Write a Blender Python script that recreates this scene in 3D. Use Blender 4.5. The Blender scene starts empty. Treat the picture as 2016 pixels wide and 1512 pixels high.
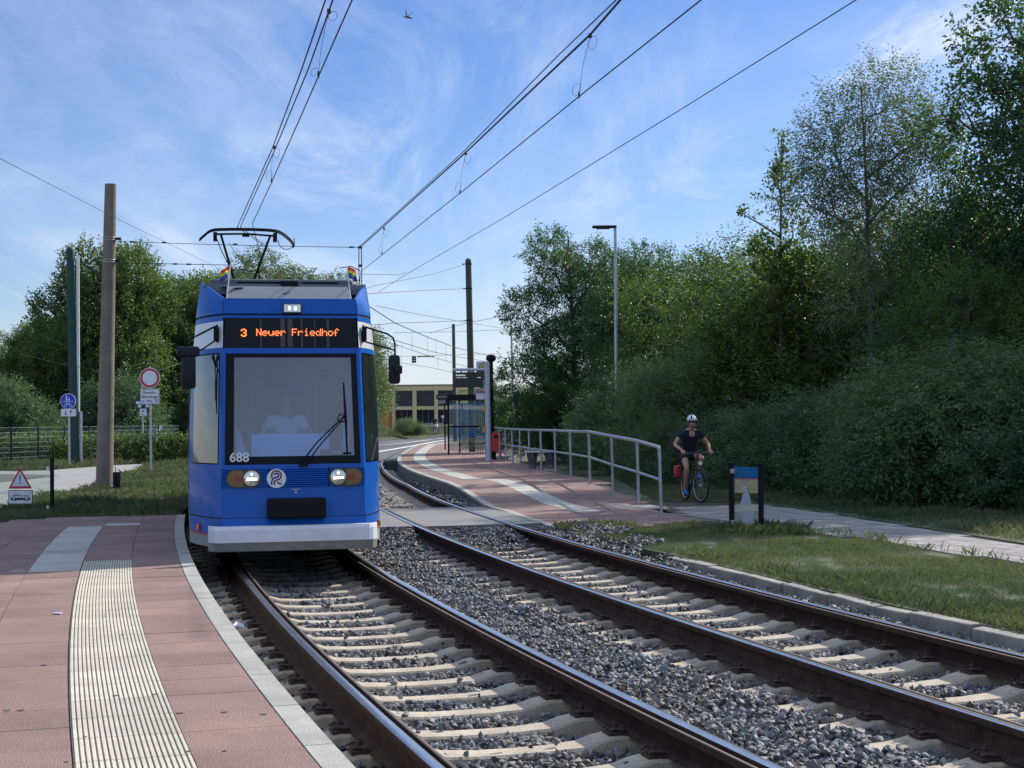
import bpy, bmesh, math, random
import numpy as np
from mathutils import Vector, Matrix, noise as mnoise
random.seed(7); RNG=np.random.default_rng(11)
S=bpy.context.scene; COL=S.collection; PI=math.pi; R=math.radians
# ------------------------------------------------------------------ camera, sky, sun, exposure
FPX=3028.0; EYE=1.64; PITCH=math.atan((829-756)/FPX); ROLL=R(0.6)
Fv=Vector((0,math.cos(PITCH),math.sin(PITCH))); Uv=Vector((0,-math.sin(PITCH),math.cos(PITCH))); Xv=Vector((1,0,0))
cr,sr=math.cos(ROLL),math.sin(ROLL)
cam_d=bpy.data.cameras.new('camera'); cam=bpy.data.objects.new('camera',cam_d); COL.objects.link(cam)
cam_d.sensor_width=36; cam_d.lens=36*FPX/2016; cam_d.clip_start=.1; cam_d.clip_end=3000
rv=Xv*cr-Uv*sr; uv_=Xv*sr+Uv*cr; bv=-Fv
cam.matrix_world=Matrix(((rv.x,uv_.x,bv.x,0),(rv.y,uv_.y,bv.y,0),(rv.z,uv_.z,bv.z,EYE),(0,0,0,1)))
S.camera=cam
SUN_AZ=R(48); SUN_EL=R(36)
W=bpy.data.worlds.new('World'); S.world=W; W.use_nodes=True
nt=W.node_tree; nt.nodes.clear(); N=nt.nodes.new; Lk=nt.links.new
out=N('ShaderNodeOutputWorld'); bg=N('ShaderNodeBackground'); Lk(bg.outputs[0],out.inputs[0])
sky=N('ShaderNodeTexSky'); sky.sky_type='NISHITA'; sky.sun_disc=False; sky.sun_elevation=SUN_EL; sky.sun_rotation=SUN_AZ
sky.air_density=1.0; sky.dust_density=.5; sky.ozone_density=2.5; sky.altitude=0
tint=N('ShaderNodeMix'); tint.data_type='RGBA'; tint.blend_type='MULTIPLY'; tint.inputs[0].default_value=1; tint.inputs[7].default_value=(.86,.93,1.12,1)
Lk(sky.outputs[0],tint.inputs[6])
tc=N('ShaderNodeTexCoord'); sep=N('ShaderNodeSeparateXYZ'); Lk(tc.outputs['Generated'],sep.inputs[0])
# the blue deepens with elevation more than the clear-sky model has it
tr_=N('ShaderNodeValToRGB'); Lk(sep.outputs[2],tr_.inputs[0]); tr_.color_ramp.elements[0].position=0; tr_.color_ramp.elements[0].color=(.78,.81,.93,1); tr_.color_ramp.elements[1].position=.30; tr_.color_ramp.elements[1].color=(.36,.54,.86,1)
e_=tr_.color_ramp.elements.new(.11); e_.color=(.52,.65,.89,1)
Lk(tr_.outputs[0],tint.inputs[7])
def MM(op,a,b=None,clamp=False,tree=None):
    n=(tree or nt).nodes.new('ShaderNodeMath'); n.operation=op; n.use_clamp=clamp
    for i,v in enumerate((a,b)):
        if v is None: continue
        if isinstance(v,(int,float)): n.inputs[i].default_value=v
        else: (tree or nt).links.new(v,n.inputs[i])
    return n.outputs[0]
zz=MM('ADD',MM('MAXIMUM',sep.outputs[2],0),.12)
cx_=MM('DIVIDE',sep.outputs[0],zz); cy_=MM('DIVIDE',sep.outputs[1],zz)
comb=N('ShaderNodeCombineXYZ'); Lk(cx_,comb.inputs[0]); Lk(cy_,comb.inputs[1])
def cloudnoise(scale,sx,sy,rot,det,dist,off=0,rough=.6):
    mp=N('ShaderNodeMapping'); Lk(comb.outputs[0],mp.inputs[0]); mp.inputs['Scale'].default_value=(sx,sy,1); mp.inputs['Rotation'].default_value=(0,0,rot); mp.inputs['Location'].default_value=(off,off*.7,0)
    n=N('ShaderNodeTexNoise'); Lk(mp.outputs[0],n.inputs['Vector']); n.inputs['Scale'].default_value=scale; n.inputs['Detail'].default_value=det; n.inputs['Distortion'].default_value=dist; n.inputs['Roughness'].default_value=rough
    return n.outputs[0]
def ramp(v,a,b):
    n=N('ShaderNodeMapRange'); n.interpolation_type='SMOOTHSTEP'; Lk(v,n.inputs[0]); n.inputs[1].default_value=a; n.inputs[2].default_value=b; return n.outputs[0]
def pixdir(x,y):
    a=x-1008;b=-(y-756); xr=(a*cr+b*sr)/FPX; yr=(-a*sr+b*cr)/FPX
    return (Fv+Uv*yr+Xv*xr)
def patch(x,y,rad,ax=1,az=1):
    d=pixdir(x,y).normalized()
    sb=N('ShaderNodeVectorMath'); sb.operation='SUBTRACT'; Lk(tc.outputs['Generated'],sb.inputs[0]); sb.inputs[1].default_value=d
    ml=N('ShaderNodeVectorMath'); ml.operation='MULTIPLY'; Lk(sb.outputs[0],ml.inputs[0]); ml.inputs[1].default_value=(ax,1,az)
    ln=N('ShaderNodeVectorMath'); ln.operation='LENGTH'; Lk(ml.outputs[0],ln.inputs[0])
    return MM('SUBTRACT',1,ramp(ln.outputs['Value'],0,rad))
wisp=ramp(cloudnoise(1.1,1,.45,R(35),8,.9,3),.42,.80)
fine=ramp(cloudnoise(2.6,1,.3,R(55),10,1.4,9,.68),.38,.78)
veil=ramp(cloudnoise(.5,1,.7,R(20),4,.5,5),.3,.75)
p1=patch(690,325,.075,.8,1.7); p2=patch(1830,60,.105,.75,2.2); p3=patch(1500,150,.2,.7,1.8); p4=patch(1450,390,.09,.5,3.5); p5=patch(1000,700,.35,.6,2.6)
c=MM('MULTIPLY',MM('ADD',MM('MULTIPLY',wisp,.5),MM('MULTIPLY',fine,.5)),MM('ADD',.40,MM('MULTIPLY',veil,.5)))
c=MM('ADD',c,MM('MULTIPLY',p1,MM('MULTIPLY',fine,.45)))
c=MM('ADD',c,MM('MULTIPLY',p2,MM('ADD',.08,MM('MULTIPLY',fine,.8))))
c=MM('ADD',c,MM('MULTIPLY',p3,MM('ADD',.10,MM('MULTIPLY',wisp,.28))))
c=MM('ADD',c,MM('MULTIPLY',p4,MM('MULTIPLY',fine,.35)))
c=MM('ADD',c,MM('MULTIPLY',p5,.30),True)
cm=N('ShaderNodeMix'); cm.data_type='RGBA'; Lk(c,cm.inputs[0]); Lk(tint.outputs[2],cm.inputs[6])
cm.inputs[7].default_value=(5.6,6.2,7.4,1)
# unseen bright cloud added overhead and behind the camera as fill light
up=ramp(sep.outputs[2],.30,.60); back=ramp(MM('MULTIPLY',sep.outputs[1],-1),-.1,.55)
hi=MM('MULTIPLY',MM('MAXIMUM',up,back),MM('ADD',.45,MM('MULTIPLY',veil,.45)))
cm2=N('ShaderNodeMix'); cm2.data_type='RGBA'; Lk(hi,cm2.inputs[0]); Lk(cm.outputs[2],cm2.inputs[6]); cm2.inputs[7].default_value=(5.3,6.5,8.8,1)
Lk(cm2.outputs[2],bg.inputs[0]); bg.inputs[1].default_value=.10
sl=bpy.data.lights.new('sun','SUN'); sl.energy=4.6; sl.angle=R(.55); sl.color=(1,.93,.83)
so=bpy.data.objects.new('sun',sl); COL.objects.link(so)
sd=Vector((math.sin(SUN_AZ)*math.cos(SUN_EL),math.cos(SUN_AZ)*math.cos(SUN_EL),math.sin(SUN_EL)))
so.rotation_euler=sd.to_track_quat('Z','Y').to_euler()
S.view_settings.view_transform='Standard'; S.view_settings.look='None'; S.view_settings.exposure=0.55; S.view_settings.gamma=1
S.render.engine='CYCLES'; S.cycles.max_bounces=8; S.cycles.diffuse_bounces=3; S.cycles.glossy_bounces=3; S.cycles.transparent_max_bounces=12; S.cycles.caustics_reflective=False; S.cycles.caustics_refractive=False
# ------------------------------------------------------------------ measuring helpers
def G(x,y,z=0.):
    d=pixdir(x,y); t=(z-EYE)/d.z; return Vector((d.x*t,d.y*t,z))
def V(x,y,Y):
    d=pixdir(x,y); t=Y/d.y; return Vector((d.x*t,Y,d.z*t+EYE))
# ------------------------------------------------------------------ materials
MATS={}
def mat(name,col,rough=.7,metal=0,var=.18,vs=4,bump=0,bs=60,spec=.5,coat=0,emit=None,es=0,alpha=None,fine=0,attr=None,trans=0,coord='Object',col2=None):
    if name in MATS: return MATS[name]
    m=bpy.data.materials.new(name); m.use_nodes=True; t=m.node_tree; b=t.nodes['Principled BSDF']; n_=t.nodes.new; l_=t.links.new
    b.inputs['Roughness'].default_value=rough; b.inputs['Metallic'].default_value=metal; b.inputs['Specular IOR Level'].default_value=spec
    b.inputs['Coat Weight'].default_value=coat; b.inputs['Coat Roughness'].default_value=.06
    tcn=n_('ShaderNodeTexCoord')
    last=None
    if var>0 or col2:
        nz=n_('ShaderNodeTexNoise'); l_(tcn.outputs[coord],nz.inputs['Vector']); nz.inputs['Scale'].default_value=vs; nz.inputs['Detail'].default_value=6; nz.inputs['Roughness'].default_value=.65
        cr_=n_('ShaderNodeValToRGB'); l_(nz.outputs[0],cr_.inputs[0]); cr_.color_ramp.elements[0].position=.3; cr_.color_ramp.elements[1].position=.7
        lo=[c_*(1-var) for c_ in col]; hi=[min(1,c_*(1+var)) for c_ in (col2 or col)]
        if col2: lo=list(col)
        cr_.color_ramp.elements[0].color=(*lo,1); cr_.color_ramp.elements[1].color=(*hi,1); last=cr_.outputs[0]
        if fine:
            f=n_('ShaderNodeTexNoise'); l_(tcn.outputs[coord],f.inputs['Vector']); f.inputs['Scale'].default_value=bs; f.inputs['Detail'].default_value=3
            mr=n_('ShaderNodeMapRange'); l_(f.outputs[0],mr.inputs[0]); mr.inputs[1].default_value=.3; mr.inputs[2].default_value=.7; mr.inputs[3].default_value=1-fine; mr.inputs[4].default_value=1+fine
            mx=n_('ShaderNodeMix'); mx.data_type='RGBA'; mx.blend_type='MULTIPLY'; mx.inputs[0].default_value=1; l_(last,mx.inputs[6]); l_(mr.outputs[0],mx.inputs[7]); last=mx.outputs[2]
    if attr:
        at=n_('ShaderNodeAttribute'); at.attribute_name='tone'
        mr=n_('ShaderNodeMapRange'); l_(at.outputs['Fac'],mr.inputs[0]); mr.inputs[3].default_value=1-attr; mr.inputs[4].default_value=1+attr
        mx=n_('ShaderNodeMix'); mx.data_type='RGBA'; mx.blend_type='MULTIPLY'; mx.inputs[0].default_value=1
        if last: l_(last,mx.inputs[6])
        else: mx.inputs[6].default_value=(*col,1)
        l_(mr.outputs[0],mx.inputs[7]); last=mx.outputs[2]
    if last: l_(last,b.inputs['Base Color'])
    else: b.inputs['Base Color'].default_value=(*col,1)
    if bump:
        nb=n_('ShaderNodeTexNoise'); l_(tcn.outputs[coord],nb.inputs['Vector']); nb.inputs['Scale'].default_value=bs; nb.inputs['Detail'].default_value=4
        bp=n_('ShaderNodeBump'); l_(nb.outputs[0],bp.inputs['Height']); bp.inputs['Strength'].default_value=bump; bp.inputs['Distance'].default_value=.01; l_(bp.outputs[0],b.inputs['Normal'])
    if emit: b.inputs['Emission Color'].default_value=(*emit,1); b.inputs['Emission Strength'].default_value=es
    MATS[name]=m; return m
def glass(name,tintc=(.8,.85,.85),refl=.12,rough=.02,clear=.9,fres=.9):
    m=bpy.data.materials.new(name); m.use_nodes=True; t=m.node_tree; t.nodes.clear(); n_=t.nodes.new; l_=t.links.new
    o=n_('ShaderNodeOutputMaterial'); tr=n_('ShaderNodeBsdfTransparent'); tr.inputs[0].default_value=(*[c_*clear for c_ in tintc],1)
    gl=n_('ShaderNodeBsdfGlossy'); gl.inputs['Roughness'].default_value=rough; gl.inputs[0].default_value=(1,1,1,1)
    fr=n_('ShaderNodeLayerWeight'); fr.inputs[0].default_value=.25
    f=MM('ADD',MM('MULTIPLY',fr.outputs['Fresnel'],fres,tree=t),refl,True,tree=t)
    mx=n_('ShaderNodeMixShader'); l_(f,mx.inputs[0]); l_(tr.outputs[0],mx.inputs[1]); l_(gl.outputs[0],mx.inputs[2]); l_(mx.outputs[0],o.inputs[0])
    MATS[name]=m; return m
def leafmat(name,c0,c1,trans=.35,tcol=None,rough=.45):
    m=bpy.data.materials.new(name); m.use_nodes=True; t=m.node_tree; b=t.nodes['Principled BSDF']; n_=t.nodes.new; l_=t.links.new
    at=n_('ShaderNodeAttribute'); at.attribute_name='tone'
    cr_=n_('ShaderNodeValToRGB'); l_(at.outputs['Fac'],cr_.inputs[0]); cr_.color_ramp.elements[0].color=(*c0,1); cr_.color_ramp.elements[1].color=(*c1,1)
    l_(cr_.outputs[0],b.inputs['Base Color']); b.inputs['Roughness'].default_value=rough; b.inputs['Specular IOR Level'].default_value=.35
    tr=n_('ShaderNodeBsdfTranslucent'); hs=n_('ShaderNodeMix'); hs.data_type='RGBA'; hs.blend_type='MULTIPLY'; hs.inputs[0].default_value=1; l_(cr_.outputs[0],hs.inputs[6]); hs.inputs[7].default_value=(*(tcol or (2.2,2.3,.9)),1); l_(hs.outputs[2],tr.inputs[0])
    mx=n_('ShaderNodeMixShader'); mx.inputs[0].default_value=trans; l_(b.outputs[0],mx.inputs[1]); l_(tr.outputs[0],mx.inputs[2]); l_(mx.outputs[0],t.nodes['Material Output'].inputs[0])
    MATS[name]=m; return m
# ------------------------------------------------------------------ mesh builder
class MB:
    def __init__(s): s.v=[];s.f=[];s.m=[]
    def add(s,vs,fs,mi=0):
        b=len(s.v); s.v+= [tuple(p) for p in vs]; s.f+=[tuple(b+i for i in f) for f in fs]; s.m+=[mi]*len(fs); return s
    def box(s,c,d,rz=0,mi=0,rot=None):
        M=rot or Matrix.Rotation(rz,3,'Z'); c=Vector(c)
        vs=[c+M@Vector((x*d[0]/2,y*d[1]/2,z*d[2]/2)) for z in(-1,1) for y in(-1,1) for x in(-1,1)]
        return s.add(vs,[(0,2,3,1),(4,5,7,6),(0,1,5,4),(2,6,7,3),(0,4,6,2),(1,3,7,5)],mi)
    def bev(s,c,d,b=.01,rz=0,mi=0):
        # box with chamfered edges
        hx,hy,hz=[q/2 for q in d]; bm=bmesh.new(); bmesh.ops.create_cube(bm,size=1)
        for v in bm.verts: v.co=Vector((v.co.x*d[0],v.co.y*d[1],v.co.z*d[2]))
        bmesh.ops.bevel(bm,geom=bm.edges[:],offset=b,segments=2,affect='EDGES',profile=.5)
        M=Matrix.Rotation(rz,3,'Z'); bm.verts.index_update()
        s.add([Vector(c)+M@v.co for v in bm.verts],[[v.index for v in f.verts] for f in bm.faces],mi); bm.free(); return s
    def tube(s,pts,r,n=8,mi=0,cap=True):
        pts=[Vector(p) for p in pts]; k=len(pts)
        if not hasattr(r,'__len__'): r=[r]*k
        vs=[];up=None
        for i,p in enumerate(pts):
            t=(pts[min(i+1,k-1)]-pts[max(i-1,0)])
            if t.length<1e-9: t=Vector((0,0,1))
            t.normalize()
            if up is None: up=t.orthogonal().normalized()
            up=(up-t*up.dot(t))
            if up.length<1e-6: up=t.orthogonal()
            up.normalize(); w=t.cross(up)
            for j in range(n):
                a=2*PI*j/n; vs.append(p+(up*math.cos(a)+w*math.sin(a))*r[i])
        fs=[(i*n+j,i*n+(j+1)%n,(i+1)*n+(j+1)%n,(i+1)*n+j) for i in range(k-1) for j in range(n)]
        if cap: fs+= [tuple(range(n))[::-1],tuple((k-1)*n+j for j in range(n))]
        return s.add(vs,fs,mi)
    def lathe(s,prof,c=(0,0,0),n=16,mi=0,axis='Z',cap=True):
        c=Vector(c); vs=[]
        for r_,z in prof:
            for j in range(n):
                a=2*PI*j/n; x,y=r_*math.cos(a),r_*math.sin(a)
                vs.append(c+(Vector((x,y,z)) if axis=='Z' else Vector((x,z,y)) if axis=='Y' else Vector((z,x,y))))
        k=len(prof); fs=[(i*n+j,i*n+(j+1)%n,(i+1)*n+(j+1)%n,(i+1)*n+j) for i in range(k-1) for j in range(n)]
        if cap: fs+=[tuple(range(n))[::-1],tuple((k-1)*n+j for j in range(n))]
        return s.add(vs,fs,mi)
    def prism(s,poly,h0,h1,mi=0,plane='XY'):
        n=len(poly)
        def P(p,h):
            return (p[0],p[1],h) if plane=='XY' else (p[0],h,p[1]) if plane=='XZ' else (h,p[0],p[1])
        vs=[P(p,h0) for p in poly]+[P(p,h1) for p in poly]
        fs=[tuple(range(n))[::-1],tuple(range(n,2*n))]+[(i,(i+1)%n,n+(i+1)%n,n+i) for i in range(n)]
        return s.add(vs,fs,mi)
    def torus(s,c,R_,r_,n=32,k=8,axis='X',mi=0,a0=0,a1=2*PI):
        full=abs(a1-a0-2*PI)<1e-6; pts=[]
        for i in range(n+(0 if full else 1)):
            a=a0+(a1-a0)*i/n; x,y=R_*math.cos(a),R_*math.sin(a)
            pts.append(Vector(c)+(Vector((0,x,y)) if axis=='X' else Vector((x,0,y)) if axis=='Y' else Vector((x,y,0))))
        if full: pts+=pts[:2]
        return s.tube(pts,r_,k,mi,cap=not full)
    def build(s,name,mats,parent=None,smooth=False,sharp=None):
        me=bpy.data.meshes.new(name); me.from_pydata(s.v,[],s.f)
        if not isinstance(mats,(list,tuple)): mats=[mats]
        for m_ in mats: me.materials.append(m_)
        me.polygons.foreach_set('material_index',s.m)
        bm=bmesh.new(); bm.from_mesh(me); bmesh.ops.recalc_face_normals(bm,faces=bm.faces); bm.to_mesh(me); bm.free()
        if smooth:
            me.polygons.foreach_set('use_smooth',[True]*len(me.polygons))
            me.set_sharp_from_angle(angle=R(sharp or 40))
        me.update(); o=bpy.data.objects.new(name,me); COL.objects.link(o)
        if parent: o.parent=parent
        return o
def root(name,loc,rz,label,cat,group=None):
    o=bpy.data.objects.new(name,None); COL.objects.link(o); o.empty_display_size=.2; o.location=loc; o.rotation_euler=(0,0,rz)
    tag(o,label,cat,group); return o
def tag(o,label=None,cat=None,group=None,kind=None):
    if label: o['label']=label
    if cat: o['category']=cat
    if group: o['group']=group
    if kind: o['kind']=kind
    return o
def struct(o): o['kind']='structure'; return o
def copy_tree(o,parent=None):
    c_=o.copy(); COL.objects.link(c_); c_.parent=parent
    for ch in list(KIDS(o)): copy_tree(ch,c_)
    return c_
def KIDS(o): return [x for x in o.children]
def npmesh(name,verts,faces,mats,tone=None,smooth=False,parent=None,midx=None):
    me=bpy.data.meshes.new(name); verts=np.asarray(verts,np.float32); faces=np.asarray(faces,np.int32); k=faces.shape[1]
    me.vertices.add(len(verts)); me.vertices.foreach_set('co',verts.ravel()); me.loops.add(faces.size); me.loops.foreach_set('vertex_index',faces.ravel())
    me.polygons.add(len(faces)); me.polygons.foreach_set('loop_start',np.arange(0,faces.size,k,dtype=np.int32))
    for m_ in (mats if isinstance(mats,(list,tuple)) else [mats]): me.materials.append(m_)
    if midx is not None: me.polygons.foreach_set('material_index',np.asarray(midx,np.int32))
    me.polygons.foreach_set('use_smooth',np.full(len(faces),smooth))
    me.update(calc_edges=True)
    if tone is not None:
        a=me.attributes.new('tone','FLOAT','FACE'); a.data.foreach_set('value',np.asarray(tone,np.float32))
    o=bpy.data.objects.new(name,me); COL.objects.link(o)
    if parent: o.parent=parent
    return o
def textmesh(txt,size,name,m_,parent,M,thick=.002,align='CENTER',bold=0):
    cu=bpy.data.curves.new('t','FONT'); cu.body=txt; cu.size=size; cu.align_x=align; cu.align_y='CENTER'; cu.extrude=thick; cu.offset=bold; cu.resolution_u=3
    o=bpy.data.objects.new('t',cu); COL.objects.link(o); dg=bpy.context.evaluated_depsgraph_get(); me=bpy.data.meshes.new_from_object(o.evaluated_get(dg))
    COL.objects.unlink(o); bpy.data.objects.remove(o); me.transform(M); me.materials.clear(); me.materials.append(m_)
    q=bpy.data.objects.new(name,me); COL.objects.link(q); q.parent=parent; me.name=name; return q
FACE=Matrix.Rotation(R(90),4,'X')   # lettering in the XZ plane, read from -Y
def TM(x,y,z): return Matrix.Translation((x,y,z))@FACE
# ------------------------------------------------------------------ curves the place is laid out along
def catmull(P,n=12):
    P=[Vector((*p,0)) if len(p)==2 else Vector(p) for p in P]; out=[]
    for i in range(len(P)-1):
        a=P[max(i-1,0)];b=P[i];c_=P[i+1];d=P[min(i+2,len(P)-1)]
        for j in range(n):
            t=j/n; out.append(.5*((2*b)+(c_-a)*t+(2*a-5*b+4*c_-d)*t*t+(3*b-a-3*c_+d)*t**3))
    out.append(P[-1]); return out
class Path:
    def __init__(s,pts):
        s.p=np.array([(q[0],q[1]) for q in pts]); d=np.hypot(*np.diff(s.p,axis=0).T); s.s=np.r_[0,np.cumsum(d)]; s.L=s.s[-1]
    def at(s,t,off=0.):
        x=np.interp(t,s.s,s.p[:,0]); y=np.interp(t,s.s,s.p[:,1]); e=.25
        dx=np.interp(t+e,s.s,s.p[:,0])-np.interp(t-e,s.s,s.p[:,0]); dy=np.interp(t+e,s.s,s.p[:,1])-np.interp(t-e,s.s,s.p[:,1]); l=math.hypot(dx,dy)
        dx/=l;dy/=l; return (x+dy*off,y-dx*off,dx,dy)     # off>0 : to the right
    def sY(s,Y): return float(np.interp(Y,s.p[:,1],s.s))
cA=(172.505,59.663);rA=179.862; cB=(194.321,66.116);rB=199.4916
def arc(c_,r_,y0,y1,st=.5): return [(c_[0]-math.sqrt(r_*r_-(y-c_[1])**2),y) for y in np.arange(y0,y1,st)]
PA=Path(arc(cA,rA,1,60))
PB=Path(arc(cB,rB,1,41)+[(q.x,q.y) for q in catmull([(-3.62,41.0),(-4.22,45.0),(-4.9,50.5),(-5.5,56.1),(-6.25,65.3),(-6.85,83.2),(-6.5,100),(-4.2,120),(0,139),(7,158)],8)[1:]])
zr=lambda Y: .2 if Y>36.5 else (-.02+.22*max(0,(Y-27.5)/9))          # right platform ramp
def GR(x,y):
    z=.2
    for _ in range(12): z=zr(G(x,y,z).y)
    return G(x,y,z)
curbR_px=[(1055,1027),(1000,1008),(963,998),(940,985),(905,962),(870,947),(830,934),(800,922),(784,910),(783,900),(793.5,890),(815,879)]
cR=[GR(*q) for q in curbR_px]
PC=Path(catmull([(q.x,q.y) for q in cR]+[(-5.9,100),(-4.6,112)],8))
# ------------------------------------------------------------------ shared materials
m_red=mat('red_paver',(.215,.134,.114),rough=.9,var=.26,vs=1.1,bump=.7,bs=120,fine=.6,attr=.10)
m_redu=mat('paver_joint',(.055,.04,.035),rough=.95,var=.3,vs=9)
m_pale=mat('pale_paver',(.36,.355,.31),rough=.85,var=.2,vs=2,bump=.3,bs=200,fine=.14,attr=.1)
m_rib=mat('ribbed_paver',(.475,.435,.35),rough=.85,var=.22,vs=2.2,bump=.3,bs=110,fine=.22,attr=.10)
m_ribd=mat('ribbed_paver_groove',(.10,.092,.08),rough=.95,var=.4,vs=20)
m_kerb=mat('kerb_concrete',(.31,.30,.265),rough=.88,var=.22,vs=2.3,bump=.5,bs=120,fine=.22,attr=.08)
m_conc=mat('old_concrete',(.25,.235,.205),rough=.92,var=.3,vs=3,bump=.5,bs=40,fine=.15)
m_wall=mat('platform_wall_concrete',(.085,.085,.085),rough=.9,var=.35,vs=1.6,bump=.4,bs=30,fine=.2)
m_slp=mat('sleeper_concrete',(.27,.22,.165),rough=.88,var=.14,vs=3.2,bump=.5,bs=60,fine=.2,attr=.12,col2=(.47,.41,.32))
m_bal=mat('ballast_stone',(.155,.163,.180),rough=.66,var=.05,vs=1.1,col2=(.175,.160,.145),attr=.8,spec=.4,bump=.3,bs=90)
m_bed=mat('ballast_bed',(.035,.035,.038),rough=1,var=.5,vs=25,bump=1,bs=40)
m_railb=mat('rail_rust',(.048,.029,.021),rough=.92,var=.4,vs=7,bump=.2,bs=80,fine=.3,spec=.15)
m_railt=mat('rail_steel',(.62,.60,.57),rough=.27,metal=1,var=.12,vs=5)
m_raill=mat('rail_lip',(.19,.135,.10),rough=.55,metal=.4,var=.25,vs=12)
m_clip=mat('fastener_rust',(.045,.026,.019),rough=.7,metal=.2,var=.35,vs=30)
m_asph=mat('asphalt',(.085,.086,.09),rough=.9,var=.12,vs=.8,bump=.4,bs=120,fine=.2)
m_cross=mat('crossing_asphalt',(.17,.17,.165),rough=.88,var=.16,vs=1.4,bump=.4,bs=90,fine=.22)
m_path=mat('path_asphalt',(.24,.235,.22),rough=.9,var=.12,vs=.7,bump=.3,bs=90,fine=.12)
m_soil=mat('grass_soil',(.030,.045,.020),rough=1,var=.45,vs=2.2,bump=.8,bs=30,col2=(.055,.060,.032),fine=.3)
m_earth=mat('ground_earth',(.05,.06,.026),rough=1,var=.4,vs=.6,bump=.5,bs=8)
m_blue=mat('tram_blue_paint',(.0,.080,.37),rough=.4,var=.07,vs=1.5,coat=.28,spec=.15)
m_white=mat('tram_white_paint',(.62,.64,.68),rough=.35,var=.05,vs=2,coat=.5)
m_bump=mat('bumper_white',(.58,.6,.64),rough=.45,var=.09,vs=4,fine=.05,bs=30)
m_bumpd=mat('bumper_dirty',(.23,.23,.22),rough=.6,var=.2,vs=6)
m_grey=mat('roof_grey',(.12,.14,.165),rough=.5,var=.12,vs=2)
m_black=mat('black_rubber',(.003,.004,.007),rough=.55,var=.2,vs=8,spec=.18)
m_blackg=mat('black_gloss',(.003,.003,.004),rough=.25,var=0,spec=.2)
m_dark=mat('dark_metal',(.010,.012,.016),rough=.5,metal=.2,var=.2,vs=6,spec=.25)
m_chrome=mat('chrome',(.75,.76,.78),rough=.12,metal=1,var=0)
m_galv=mat('galvanised_steel',(.36,.38,.40),rough=.42,metal=.6,var=.16,vs=6,fine=.06)
m_orange=mat('orange_lens',(.75,.2,.01),rough=.25,var=0); m_redl=mat('red_lens',(.42,.02,.01),rough=.2,var=0)
m_red2=mat('sign_red',(.42,.012,.035),rough=.4,var=0); m_signw=mat('sign_white',(.60,.62,.68),rough=.45,var=.04,vs=3)
m_signb=mat('sign_blue',(.006,.03,.42),rough=.4,var=0); m_signk=mat('sign_black',(.01,.01,.02),rough=.5,var=0)
m_wire=mat('wire_dark',(.012,.012,.014),rough=.6,var=0)
# ------------------------------------------------------------------ ground
def strip(name,path,o0,o1,s0,s1,z,m_,ds=.5,thick=0,zf=None):
    b=MB(); n=max(1,int(math.ceil((s1-s0)/ds))); vs=[]
    for i in range(n+1):
        t=s0+(s1-s0)*i/n
        for o_ in (o0,o1):
            x,y,_,_=path.at(t,o_); vs.append((x,y,(zf(y)+z) if zf else z))
    b.add(vs,[(2*i,2*i+1,2*i+3,2*i+2) for i in range(n)])
    return b.build(name,m_)
def sheet(name,pts,z,m_,low=None):
    b=MB(); n=len(pts)
    if low is None: b.add([(p[0],p[1],z) for p in pts],[tuple(range(n))])
    else: b.prism(pts,low,z)
    o=b.build(name,m_)
    bm=bmesh.new(); bm.from_mesh(o.data); bmesh.ops.triangulate(bm,faces=bm.faces); bm.to_mesh(o.data); bm.free(); return o
struct(sheet('ground',[(-900,-60),(900,-60),(900,1400),(-900,1400)],-.42,m_earth))
def gz(x,y): return -.265+.02*math.sin(x*3.1+y*1.7)
edgeA=[PA.at(PA.sY(y),-1.50)[:2] for y in np.arange(25,58,3)]
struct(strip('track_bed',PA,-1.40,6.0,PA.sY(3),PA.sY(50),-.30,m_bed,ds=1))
# left verge, right verge (raised above the bed)
pav_far=[(-7.81,23.44),(-6.96,24.55),(-5.88,24.76),(-5.45,24.95)]
struct(sheet('grass_verge',[(-60,18),(-9.8,21.2)]+pav_far+[tuple(p) for p in edgeA]+[(-15,75),(-22,110),(-60,120)],-.03,m_soil,low=-.4))
kerbB=[PB.at(PB.sY(y),1.55)[:2] for y in np.arange(4,18.6,1.2)]
lawn_r=kerbB+[(1.75,20),(1.35,21.5),(.9,23.2),(.9,24.1),(2.3,24.3),(3.3,24.5),(3.6,24.3),(4.0,23.3),(4.83,21.28),(5.29,19.15),(5.71,17.28),(6.6,12),(7.6,4)]
struct(sheet('lawn',lawn_r,-.05,m_soil,low=-.4))
path_r=[(7.6,4),(6.6,12),(5.71,17.28),(5.29,19.15),(4.83,21.28),(4.0,23.3),(3.6,24.3),(3.3,24.6),(2.72,26.9),(2.9,27.4),(3.04,31.85),(3.67,31.7),(4.92,30.49),(5.46,28.12),(5.87,25.82),(6.32,22.85),(6.73,20.32),(7.7,14),(9.0,4)]
m_pathr=mat('path_pavers',(.23,.215,.205),rough=.9,var=.14,vs=1.1,bump=.3,bs=120,fine=.12,attr=.18)
struct(sheet('footpath',path_r,-.06,m_redu,low=-.4))
struct(sheet('woodland_floor',[(9.0,4),(7.7,14),(6.73,20.32),(6.32,22.85),(5.87,25.82),(5.46,28.12),(4.92,30.49),(3.67,31.7),(3.04,31.85),(2.9,27.4),(2.75,29.5),(2.3,33.6),(1.95,38),(1.5,42.5),(.9,49),(0.1,56),(-.2,62),(-.2,100),(0,109),(40,112),(60,60),(60,4)],-.04,m_soil,low=-.4))
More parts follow.
